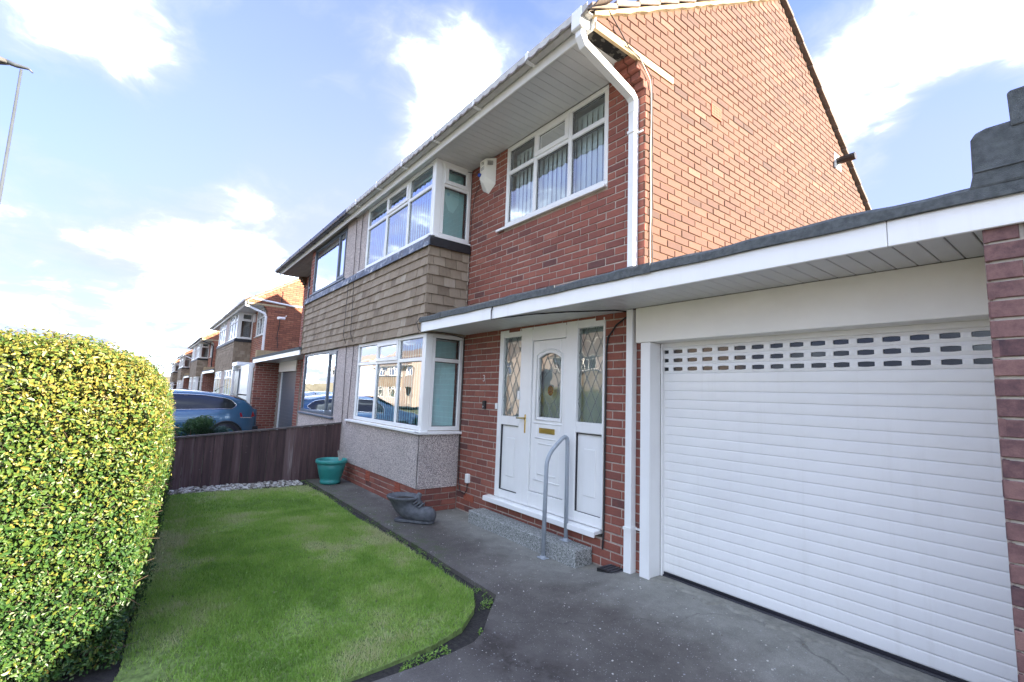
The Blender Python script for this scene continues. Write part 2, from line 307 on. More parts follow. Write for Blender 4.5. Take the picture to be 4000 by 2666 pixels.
# ------------------------------------------------------------------ mesh tools
IDT = lambda p: p
class MB:
    def __init__(s, tf=IDT): s.v = []; s.f = []; s.t = []; s.tf = tf
    def add(s, vs, fs, tn=0.5):
        o = len(s.v); s.v.extend(s.tf(tuple(p)) for p in vs)
        for f in fs: s.f.append([i + o for i in f]); s.t.append(tn)
        return s
    def box(s, P, u0, u1, v0, v1, n0, n1, tn=0.5):
        vs = [P(u, v, n) for n in (n0, n1) for (u, v) in ((u0, v0), (u1, v0), (u1, v1), (u0, v1))]
        return s.add(vs, [(3, 2, 1, 0), (4, 5, 6, 7), (0, 1, 5, 4), (1, 2, 6, 5), (2, 3, 7, 6), (3, 0, 4, 7)], tn)
    def slab(s, P, u0, u1, v0, v1, n0, n1, ch=0.004, tn=0.5):     # box with a chamfered front (n1 side), no back
        vs = [P(u, v, n0) for (u, v) in ((u0, v0), (u1, v0), (u1, v1), (u0, v1))]
        vs += [P(u, v, n1 - ch) for (u, v) in ((u0, v0), (u1, v0), (u1, v1), (u0, v1))]
        vs += [P(u, v, n1) for (u, v) in ((u0 + ch, v0 + ch), (u1 - ch, v0 + ch), (u1 - ch, v1 - ch), (u0 + ch, v1 - ch))]
        fs = [(8, 9, 10, 11)]
        for k in range(4):
            j = (k + 1) % 4
            fs += [(k, j, 4 + j, 4 + k), (4 + k, 4 + j, 8 + j, 8 + k)]
        return s.add(vs, fs, tn)
    def prism(s, pts, fn, a, b, tn=0.5):                           # pts 2D polygon, fn(p, w) -> 3D, extruded a..b
        n = len(pts)
        vs = [fn(p, a) for p in pts] + [fn(p, b) for p in pts]
        fs = [tuple(range(n - 1, -1, -1)), tuple(range(n, 2 * n))] + [(k, (k + 1) % n, n + (k + 1) % n, n + k) for k in range(n)]
        return s.add(vs, fs, tn)
    def tube(s, path, r, seg=8, tn=0.5, cap=True):
        path = [Vector(p) for p in path]; rs = r if isinstance(r, (list, tuple)) else [r] * len(path)
        vs, fs = [], []; ref = None
        for i, p in enumerate(path):
            d = (path[min(i + 1, len(path) - 1)] - path[max(i - 1, 0)]).normalized()
            if ref is None: ref = d.orthogonal().normalized()
            ref = (ref - d * ref.dot(d)).normalized(); b = d.cross(ref)
            for k in range(seg):
                a = 2 * math.pi * k / seg
                vs.append(tuple(p + (ref * math.cos(a) + b * math.sin(a)) * rs[i]))
        for i in range(len(path) - 1):
            for k in range(seg):
                j = (k + 1) % seg
                fs.append((i * seg + k, i * seg + j, (i + 1) * seg + j, (i + 1) * seg + k))
        if cap: fs += [tuple(range(seg - 1, -1, -1)), tuple(range((len(path) - 1) * seg, len(path) * seg))]
        return s.add(vs, fs, tn)
    def lathe(s, prof, c=(0, 0, 0), seg=24, tn=0.5, sx=1.0, sy=1.0):
        vs = []
        for (r, z) in prof:
            for k in range(seg):
                a = 2 * math.pi * k / seg
                vs.append((c[0] + r * sx * math.cos(a), c[1] + r * sy * math.sin(a), c[2] + z))
        fs = [(i * seg + k, i * seg + (k + 1) % seg, (i + 1) * seg + (k + 1) % seg, (i + 1) * seg + k) for i in range(len(prof) - 1) for k in range(seg)]
        if prof[0][0] > 1e-4: fs.append(tuple(range(seg - 1, -1, -1)))
        if prof[-1][0] > 1e-4: fs.append(tuple(range((len(prof) - 1) * seg, len(prof) * seg)))
        return s.add(vs, fs, tn)
    def build(s, name, mt, parent=None, bevel=0.0, smooth=False, kind=None, segs=1):
        me = bpy.data.meshes.new(name); me.from_pydata(s.v, [], s.f)
        at = me.attributes.new('tone', 'FLOAT', 'FACE'); at.data.foreach_set('value', s.t)
        bm = bmesh.new(); bm.from_mesh(me)
        bmesh.ops.recalc_face_normals(bm, faces=bm.faces)
        if bevel:
            es = [e for e in bm.edges if len(e.link_faces) == 2 and e.calc_face_angle(0) > 0.6]
            bmesh.ops.bevel(bm, geom=es, offset=bevel, segments=segs, affect='EDGES', profile=0.5, clamp_overlap=True)
        bm.to_mesh(me); bm.free()
        if smooth: me.polygons.foreach_set('use_smooth', [True] * len(me.polygons))
        me.materials.append(mt)
        return link(name, me, parent, kind)
def link(name, me, parent=None, kind=None):
    o = bpy.data.objects.new(name, me); COL.objects.link(o)
    if parent is not None: o.parent = parent; o.matrix_parent_inverse = PINV(parent)
    if kind: o['kind'] = kind
    return o
def PINV(p):                          # parts keep world coordinates under their thing's Empty
    return Matrix.Translation(-p.location) if p.parent is None else Matrix.Identity(4)
def thing(name, label, cat, loc=(0, 0, 0), group=None):
    o = bpy.data.objects.new(name, None); COL.objects.link(o); o.location = loc; o.empty_display_size = 0.2
    tag(o, label, cat, group); return o
def tag(o, label, cat, group=None):
    o['label'] = label; o['category'] = cat
    if group: o['group'] = group
    return o
def struct(o): o['kind'] = 'structure'; return o
def fastmesh(name, mt, verts, k, tones, parent=None, kind=None, smooth=False):   # verts (N*k,3) polygons of k corners
    n = len(verts) // k
    me = bpy.data.meshes.new(name)
    me.vertices.add(len(verts)); me.vertices.foreach_set('co', np.asarray(verts, np.float32).ravel())
    me.loops.add(n * k); me.loops.foreach_set('vertex_index', np.arange(n * k, dtype=np.int32))
    me.polygons.add(n); me.polygons.foreach_set('loop_start', np.arange(0, n * k, k, dtype=np.int32))
    try: me.polygons.foreach_set('loop_total', np.full(n, k, np.int32))
    except Exception: pass
    at = me.attributes.new('tone', 'FLOAT', 'FACE'); at.data.foreach_set('value', np.asarray(tones, np.float32))
    me.update(calc_edges=True); me.materials.append(mt)
    return link(name, me, parent, kind)

def FY(y0): return lambda u, v, n: (u, y0 - n, v)       # a front facing -y: u = x, v = z, n = outward
def FX(x0): return lambda u, v, n: (x0 + n, u, v)       # a side facing +x: u = y

def gz(x):
    xs = [-3000, -75, -58, -41, -25, -14, -8.4, 100]; zs = [-8, -.62, -.48, -.33, -.22, -.12, 0, 0]
    return float(np.interp(x, xs, zs))

# ------------------------------------------------------------------ ground
def grid_sheet(name, mt, x0, x1, y0, y1, nx, ny, zf, inside=None):
    b = MB(); xs = np.linspace(x0, x1, nx + 1) if not hasattr(nx, '__len__') else nx
    ys = np.linspace(y0, y1, ny + 1)
    n = len(xs)
    vs = [(x, y, zf(x, y)) for y in ys for x in xs]; fs = []
    for j in range(len(ys) - 1):
        for i in range(n - 1):
            fs.append((j * n + i, j * n + i + 1, (j + 1) * n + i + 1, (j + 1) * n + i))
    b.add(vs, fs); return b.build(name, mt)
struct(grid_sheet('ground', GROUNDM, 0, 0, -1500, 1500, [-3000, -300, -120, -75, -58, -41, -25, -14, -8.4, 0, 20, 100, 1500], 8, lambda x, y: gz(x) - 0.06))
struct(grid_sheet('road', ROADM, 0, 0, -10.2, -4.2, [-300, -120, -75, -58, -41, -25, -14, -8.4, 0, 60], 2, lambda x, y: gz(x) - 0.052))
b = MB()
for (ya, yb) in ((-4.2, -2.3), (-12.1, -10.2)):
    xs = [-300, -120, -75, -58, -41, -25, -14, -8.4, 0, 60]
    vs = [(x, y, gz(x) + dz) for x in xs for (y, dz) in ((ya, -0.06), (ya, 0.04), (yb, 0.04), (yb, -0.06))]
    b.add(vs, [(4 * i + k, 4 * i + (k + 1) % 4, 4 * i + 4 + (k + 1) % 4, 4 * i + 4 + k) for i in range(len(xs) - 1) for k in range(4)])
    b2 = b.build('pavement', PAVE); struct(b2); b = MB()
# soil bed under lawn and border
b = MB(); b.add([(-8.3, -1.6, -0.035), (-2.2, -1.6, -0.035), (-2.2, 2.6, -0.035), (-8.3, 2.6, -0.035)], [(0, 1, 2, 3)])
struct(b.build('soil', SOIL))
def drive_z(x, y):
    t = min(1, max(0, (x + 3.05) / 0.5)) * min(1, max(0, (y - 2.35) / 0.75))
    t = t * t * (3 - 2 * t)
    return 0.072 * t + 0.004 * math.sin(x * 3.1 + y * 1.7) * math.sin(y * 2.3 - x)
def poly_sheet(name, mt, poly, zf, step=0.16, skirt=0.08):
    bm = bmesh.new()
    x0 = min(p[0] for p in poly); x1 = max(p[0] for p in poly); y0 = min(p[1] for p in poly); y1 = max(p[1] for p in poly)
    vs = [bm.verts.new((p[0], p[1], 0)) for p in poly]; bm.faces.new(vs)
    for ax, a, c in ((0, x0, x1), (1, y0, y1)):
        k = a + step
        while k < c:
            no = (1, 0, 0) if ax == 0 else (0, 1, 0); co = (k, 0, 0) if ax == 0 else (0, k, 0)
            bmesh.ops.bisect_plane(bm, geom=bm.verts[:] + bm.edges[:] + bm.faces[:], plane_co=co, plane_no=no)
            k += step
    be = [e for e in bm.edges if len(e.link_faces) == 1]
    for v in bm.verts: v.co.z = zf(v.co.x, v.co.y)
    r = bmesh.ops.extrude_edge_only(bm, edges=be)
    for v in r['geom']:
        if isinstance(v, bmesh.types.BMVert): v.co.z -= skirt
    bmesh.ops.recalc_face_normals(bm, faces=bm.faces)
    me = bpy.data.meshes.new(name); bm.to_mesh(me); bm.free(); me.materials.append(mt)
    return struct(link(name, me))
edge = [(-8.25, 2.225), (-6.9, 2.235), (-5.5, 2.225), (-4.2, 2.23), (-2.955, 2.205), (-2.70, 1.95), (-2.56, 1.82), (-2.485, 1.70), (-2.455, 1.52), (-2.445, 1.25), (-2.44, 1.0), (-2.42, 0.4), (-2.45, -2.3)]
poly_sheet('driveway', DRIVE, edge + [(4.5, -2.3), (4.5, 3.6), (-8.25, 3.6)], drive_z)
# a lighter cement fillet along the garage threshold
b = MB(); vs = []; N = 60
for i in range(N + 1):
    x = -2.47 + 2.6 * i / N
    y0 = 3.30 - 0.05 * math.sin(i * 0.9) * math.sin(i * 0.37) - 0.03 * R.random()
    vs += [(x, y0, drive_z(x, y0) - 0.004), (x, y0 + 0.025, drive_z(x, y0) + 0.012), (x, 3.50, 0.082)]
b.add(vs, [(3 * i + k, 3 * i + 3 + k, 3 * i + 4 + k, 3 * i + 1 + k) for i in range(N) for k in range(2)])
struct(b.build('threshold', simple('cement_fillet', (0.22, 0.215, 0.19), 0.95, 0.25, 18, 0.9, 120)))

LAWN = [(-7.78, 0.36), (-7.80, 2.12), (-6.9, 2.14), (-5.5, 2.12), (-4.2, 2.13), (-3.10, 2.10), (-2.86, 1.95), (-2.68, 1.74), (-2.60, 1.5), (-2.57, 1.2), (-2.55, 0.9), (-2.54, 0.4), (-2.6, -0.1), (-3.25, 0.05)]
def in_poly(x, y, P):
    c = False; j = len(P) - 1
    for i in range(len(P)):
        if (P[i][1] > y) != (P[j][1] > y) and x < (P[j][0] - P[i][0]) * (y - P[i][1]) / (P[j][1] - P[i][1]) + P[i][0]: c = not c
        j = i
    return c
lawn_z = lambda x, y: -0.008 + 0.010 * math.sin(x * 2.3 + y) * math.sin(y * 3.1 - x * .7)
poly_sheet('lawn', LAWNM, LAWN, lawn_z, 0.2, 0.05)
def edge_dist(x, y, P):
    best = 9
    for i in range(len(P)):
        ax, ay = P[i]; bx, by = P[(i + 1) % len(P)]
        t = ((x - ax) * (bx - ax) + (y - ay) * (by - ay)) / ((bx - ax) ** 2 + (by - ay) ** 2 + 1e-9); t = min(1, max(0, t))
        best = min(best, math.hypot(x - ax - t * (bx - ax), y - ay - t * (by - ay)))
    return best
def val_noise(seed):
    g = np.random.default_rng(seed).random((64, 64))
    def f(x, y):
        xi, yi = math.floor(x), math.floor(y); fx, fy = x - xi, y - yi
        fx = fx * fx * (3 - 2 * fx); fy = fy * fy * (3 - 2 * fy)
        a, b_, c, d = g[xi % 64, yi % 64], g[(xi + 1) % 64, yi % 64], g[xi % 64, (yi + 1) % 64], g[(xi + 1) % 64, (yi + 1) % 64]
        return (a * (1 - fx) + b_ * fx) * (1 - fy) + (c * (1 - fx) + d * fx) * fy
    return f
vn1, vn2, vn3 = val_noise(1), val_noise(2), val_noise(3)
V_, T_ = [], []
cnt = 0
while cnt < 130000:
    x = R.uniform(-7.85, -2.5); y = R.uniform(-0.1, 2.2)
    if R.random() > 0.35 + 0.65 * min(1, (x + 7.9) / 3.5): continue
    if not in_poly(x, y, LAWN): continue
    ed = edge_dist(x, y, LAWN)
    pt = 0.5 * vn1(x * 1.6 + 9, y * 1.9) + 0.3 * vn2(x * 4.3, y * 4.3 + 20) + 0.2 * vn3(x * 12 + 40, y * 12)
    bare = vn2(x * 2.1 + 3, y * 2.1 + 7) * 0.6 + vn3(x * 7 + 5, y * 7) * 0.4
    soil_near = max(0.0, 1 - math.hypot(x + 3.1, (y - 0.12) * 1.4) / 0.55)
    if ed < 0.07 and R.random() < (0.55 - bare * 0.6): continue
    if R.random() < soil_near * 1.1: continue
    if bare > 0.72 and R.random() < 0.4: continue
    stripe = 0.05 * math.sin(y * 6.0 + 0.3 * math.sin(x))
    h = R.uniform(0.012, 0.026) * (1.0 + 0.5 * pt) * (0.8 if bare > 0.6 else 1)
    wd = R.uniform(0.0022, 0.0042); a = R.uniform(0, 6.283); ln = R.uniform(0.2, 1.1) * h; la = R.uniform(0, 6.283)
    z = lawn_z(x, y)
    ca, sa = math.cos(a) * wd, math.sin(a) * wd
    V_ += [(x - ca, y - sa, z - 0.004), (x + ca, y + sa, z - 0.004), (x + math.cos(la) * ln, y + math.sin(la) * ln, z + h)]
    straw = max(0, bare - 0.5) * 1.1 + (0.25 if ed < 0.25 else 0) * R.random()
    T_.append(min(1, max(0, 0.0 + pt * 1.15 + stripe + straw * 0.9 + R.uniform(-0.16, 0.16))))
    cnt += 1
o = fastmesh('grass', GRASS, V_, 3, T_, kind='stuff'); tag(o, 'short mown green grass of the front lawn', 'grass')
# fallen leaves and weeds in the soil strip
V_, T_ = [], []
for _ in range(900):
    k = R.randrange(len(edge) - 3); t = R.random()
    x = edge[k][0] + t * (edge[k + 1][0] - edge[k][0]); y = edge[k][1] + t * (edge[k + 1][1] - edge[k][1])
    dx, dy = (0.0, -0.05) if k < 4 else (-0.06, -0.02)
    x += dx * R.uniform(0.2, 1.7); y += dy * R.uniform(0.2, 1.7)
    if vn3(x * 6, y * 6) < 0.5: continue
    for _ in range(3):
        a = R.uniform(0, 6.28); l = R.uniform(0.008, 0.02); z = -0.03 + R.random() * 0.025
        V_ += [(x, y, z), (x + math.cos(a) * l + .004, y + math.sin(a) * l, z + R.random() * .012), (x + math.cos(a + .5) * l, y + math.sin(a + .5) * l + .004, z + R.random() * .01)]
        T_.append(R.uniform(0.1, 0.6))
o = fastmesh('moss', GRASS, V_, 3, T_, kind='stuff'); tag(o, 'moss and tiny weeds in the dark soil strip beside the path', 'moss')

def stone(b, c, r, tn):
    z_ = 0
    vs = []; fs = []
    rings = [(0.0, -1), (0.8, -0.5), (1.0, 0.1), (0.7, 0.7), (0.0, 1)]
    a0 = R.random() * 6; s1, s2 = R.uniform(.7, 1.3), R.uniform(.7, 1.2)
    vs = [(c[0], c[1], c[2] - r * .6)]
    for (q, h) in rings[1:4]:
        for k in range(5):
            a = a0 + k * 1.2566
            vs.append((c[0] + r * q * s1 * math.cos(a) * R.uniform(.85, 1.15), c[1] + r * q * s2 * math.sin(a) * R.uniform(.85, 1.15), c[2] + r * .6 * h))
    vs.append((c[0], c[1], c[2] + r * .6))
    for k in range(5):
        j = (k + 1) % 5
        fs.append((0, 1 + j, 1 + k)); fs.append((16, 11 + k, 11 + j))
        for q in (0, 5): fs.append((1 + q + k, 1 + q + j, 6 + q + j, 6 + q + k))
    b.add(vs, fs, tn)
b = MB()
for _ in range(1300):
    x, y = R.uniform(-7.8, -0.4), R.uniform(0.9, 3.35)
    if in_poly(x, y, edge + [(4.5, -2.3), (4.5, 3.6), (-8.25, 3.6)]) and (y < 3.08 or x > -3.0 or x < -4.8) and not (y > 2.75 and x < -5.4):
        stone(b, (x, y, drive_z(x, y) + .001), R.choice((.002, .003, .004, .006)), R.random())
GRIT = b
b = MB()
for _ in range(520):
    x = R.uniform(-8.27, -7.83); y = R.uniform(0.3, 2.1)
    stone(b, (x, y, -0.015 + R.random() * 0.02), R.uniform(0.012, 0.032), R.random())
def fn(t):
    c = t.ramp(tone(t), [(0, (0.14, 0.12, 0.10)), (.5, (0.38, 0.35, 0.31)), (1, (0.6, 0.58, 0.55))]); out(t, pbsdf(t, c, 0.8))
GRAVM = mat('mixed_gravel', fn)
o = GRIT.build('grit', GRAVM, kind='stuff'); tag(o, 'loose pale grit scattered over the driveway', 'grit')
o = b.build('gravel', GRAVM, kind='stuff'); tag(o, 'strip of pale gravel stones along the foot of the dark fence', 'gravel')

# ------------------------------------------------------------------ bricks
COURSE, BL, JT = 0.075, 0.215, 0.012
def lay(u0, u1, v0, v1, holes=(), phase=0.01, anchor=None, left=None, keep=None):
    """running-bond bricks between u0 and u1; anchor = u where a quoin stands; left/keep trim rows"""
    out_ = []
    anchor = u1 if anchor is None else anchor
    k = math.floor((v0 - phase) / COURSE)
    while k * COURSE + phase < v1:
        a = max(v0, k * COURSE + phase + JT / 2); c = min(v1, (k + 1) * COURSE + phase - JT / 2)
        if c - a > 0.012:
            off = (k % 2) * 0.1125
            lo, hi = u0, u1
            if left: lo, hi = left((a + c) / 2, u0, u1)
            j0 = math.floor((lo - anchor - off) / 0.225) - 1; j1 = math.ceil((hi - anchor - off) / 0.225) + 1
            for j in range(j0, j1):
                s, e = anchor + off + j * 0.225 + JT / 2, anchor + off + (j + 1) * 0.225 - JT / 2
                s, e = max(s, lo), min(e, hi)
                segs = [(s, e)]
                for (ha, hb, hc, hd) in holes:
                    if hc < (a + c) / 2 < hd:
                        ns = []
                        for (p, q) in segs:
                            if hb <= p or ha >= q: ns.append((p, q))
                            else:
                                if ha - JT / 2 > p: ns.append((p, ha - JT / 2))
                                if hb + JT / 2 < q: ns.append((hb + JT / 2, q))
                        segs = ns
                for (p, q) in segs:
                    if q - p > 0.02: out_.append((p, q, a, c))
        k += 1
    return out_
def holes_panel(b, P, u0, u1, v0, v1, n0, n1, holes):
    us = sorted({u0, u1, *[h for q in holes for h in q[:2]]}); vs = sorted({v0, v1, *[h for q in holes for h in q[2:]]})
    us = [u for u in us if u0 <= u <= u1]; vs = [v for v in vs if v0 <= v <= v1]
    for i in range(len(us) - 1):
        run = None
        for j in range(len(vs) - 1):
            cu, cv = (us[i] + us[i + 1]) / 2, (vs[j] + vs[j + 1]) / 2
            if not any(h[0] < cu < h[1] and h[2] < cv < h[3] for h in holes):
                if run is None: run = vs[j]
                end = vs[j + 1]
            if (any(h[0] < cu < h[1] and h[2] < cv < h[3] for h in holes) or j == len(vs) - 2) and run is not None:
                b.box(P, us[i], us[i + 1], run, end, n0, n1); run = None
def brick_tone(bias=0.0):
    r = R.random()
    t = R.gauss(0.52, 0.10)
    if r < 0.06: t = R.uniform(0.08, 0.28)
    elif r > 0.96: t = R.uniform(0.75, 0.92)
    return min(1, max(0, t + bias))
def one_brick(b, P, q, proud=0.0, bias=0.0):
    j = lambda: R.uniform(-0.0022, 0.0022)
    n1 = proud + R.uniform(-0.0015, 0.003)
    b.slab(P, q[0] + j(), q[1] + j(), q[2] + j(), q[3] + j(), n1 - 0.022, n1, 0.0035, brick_tone(bias))
def emit_bricks(parent, rows, mt, tf=IDT, most=300, name='brick'):
    """rows: (P, rect, proud, bias); the largest in the picture become parts, the rest one joined part"""
    sc_ = []
    for i, (P, q, pr, bi) in enumerate(rows):
        c = tf(P((q[0] + q[1]) / 2, (q[2] + q[3]) / 2, 0)); sc_.append((px_area(c), i))
    sc_.sort(key=lambda s: -s[0])
    top = {i for a, i in sc_[:most] if a > 0}
    rest = MB(tf)
    for i, (P, q, pr, bi) in enumerate(rows):
        if i in top:
            b = MB(tf); one_brick(b, P, q, pr, bi); b.build(name, mt, parent)
        else: one_brick(rest, P, q, pr, bi)
    if rest.v: rest.build(name, mt, parent, kind='stuff')

# ------------------------------------------------------------------ windows
def window(parent, P, u0, u1, v0, v1, cols, transom=None, opener=(), fm=PVC, fw=0.05, dep=0.07, sill=None, blinds=True, bm_=None, tf=IDT, name='window', label=None, gm=None, tcols=None, room=True):
    """frame mesh as the part; panes, openers, sill and blind slats are its sub-parts. cols: u of mullions"""
    gm = gm or GLASS
    b = MB(tf)
    us = [u0] + list(cols) + [u1]
    b.box(P, u0, u1, v0, v0 + fw, -dep, 0); b.box(P, u0, u1, v1 - fw, v1, -dep, 0)
    b.box(P, u0, u0 + fw, v0 + fw, v1 - fw, -dep, 0); b.box(P, u1 - fw, u1, v0 + fw, v1 - fw, -dep, 0)
    for c in cols: b.box(P, c - fw * .5, c + fw * .5, v0 + fw, v1 - fw, -dep, -0.002)
    if transom:
        for i in range(len(us) - 1):
            if tcols is None or i in tcols:
                b.box(P, us[i] + fw * .5, us[i + 1] - fw * .5, transom - fw * .5, transom + fw * .5, -dep, -0.003)
    wo = b.build(name, fm, parent, bevel=0.005)
    if label: wo['label'] = label
    for i in range(len(us) - 1):
        a = us[i] + (fw if i == 0 else fw * .5); c = us[i + 1] - (fw if i == len(us) - 2 else fw * .5)
        ht = transom is not None and (tcols is None or i in tcols)
        rows = [(v0 + fw, transom - fw * .5), (transom + fw * .5, v1 - fw)] if ht else [(v0 + fw, v1 - fw)]
        for r, (d, e) in enumerate(rows):
            if (i, r) in opener:
                b = MB(tf); ow = 0.042
                b.box(P, a - .012, c + .012, d - .012, d + ow, -dep * .6, 0.014); b.box(P, a - .012, c + .012, e - ow, e + .012, -dep * .6, 0.014)
                b.box(P, a - .012, a + ow, d + ow, e - ow, -dep * .6, 0.014); b.box(P, c - ow, c + .012, d + ow, e - ow, -dep * .6, 0.014)
                b.build('opening_light', fm, wo, bevel=0.004)
                x0, x1, y0, y1, n = a + ow, c - ow, d + ow, e - ow, -0.012
            else: x0, x1, y0, y1, n = a, c, d, e, -0.026
            g = 0.006
            b = MB(tf)                                                 # black gasket line round the pane
            b.box(P, x0 - .001, x1 + .001, y0 - .001, y0 + g, -dep * .8, n + .002); b.box(P, x0 - .001, x1 + .001, y1 - g, y1 + .001, -dep * .8, n + .002)
            b.box(P, x0 - .001, x0 + g, y0 + g, y1 - g, -dep * .8, n + .002); b.box(P, x1 - g, x1 + .001, y0 + g, y1 - g, -dep * .8, n + .002)
            b.build('gasket', RUBBER, wo)
            b = MB(tf); b.add([P(x0, y0, n), P(x1, y0, n), P(x1, y1, n), P(x0, y1, n)], [(0, 1, 2, 3)]); b.build('pane', gm, wo)
    if sill:
        b = MB(tf); so, sl, sr = sill
        b.prism([(-dep, v0 - 0.002), (so, v0 - 0.014), (so, v0 - 0.045), (so - .012, v0 - 0.045), (so - .014, v0 - .034), (-dep, v0 - 0.030)], lambda p, u_: P(u_, p[1], p[0]), u0 - sl, u1 + sr)
        b.build('sill', fm, wo, bevel=0.004)
    if blinds:
        pitch = 0.076 if blinds is True else blinds
        k = u0 + fw + 0.02
        ang = rad(R.uniform(14, 20)) if blinds is True else rad(38)
        while k < u1 - fw + 0.02:
            a = ang + R.uniform(-.05, .05); hw = 0.0445
            d0, d1 = hw * math.cos(a), hw * math.sin(a)
            b = MB(tf); nb = -dep - 0.055
            b.add([P(k - d0, v0 + .02, nb - d1), P(k, v0 + .02, nb + .006), P(k + d0, v0 + .02, nb + d1), P(k + d0, v1 - .075, nb + d1), P(k, v1 - .075, nb + .006), P(k - d0, v1 - .075, nb - d1)], [(0, 1, 4, 5), (1, 2, 3, 4)])
            b.build('blind_slat', bm_ or BLIND, wo, smooth=True); k += pitch
        b = MB(tf); b.box(P, u0 + .02, u1 - .02, v1 - .085, v1 - .05, -dep - .13, -dep - .07); b.build('blind_rail', PVC, wo)
    return wo

# ------------------------------------------------------------------ house half (all in the near house's own metres)
XG, XP, XB = -2.51, -8.34, -5.41          # gable face, party line, bay return
YW, YB, YT = 3.33, 2.77, 2.725            # wall, bay, tile hanging
Z_SOF, RIDGE_Y, RIDGE_Z = 4.55, 6.17, 6.84
rake = lambda y: 4.757 + 0.635 * (y - 2.884) if y < RIDGE_Y else RIDGE_Z - 0.68 * (y - RIDGE_Y)
y_at = lambda z: (2.884 + (z - 4.757) / 0.635, RIDGE_Y + (RIDGE_Z - z) / 0.68)
PF, PB, PG, PR = FY(YW), FY(YB), FX(XG), FX(XB)
DOOR = (-4.585, -2.945, 0.245, 2.222); UPW = (-4.60, -2.95, 3.49, Z_SOF)
LBW = (-7.83, XB - 0.002, 0.99, 2.215); UBW = (-7.83, XB - 0.002, 3.50, Z_SOF)

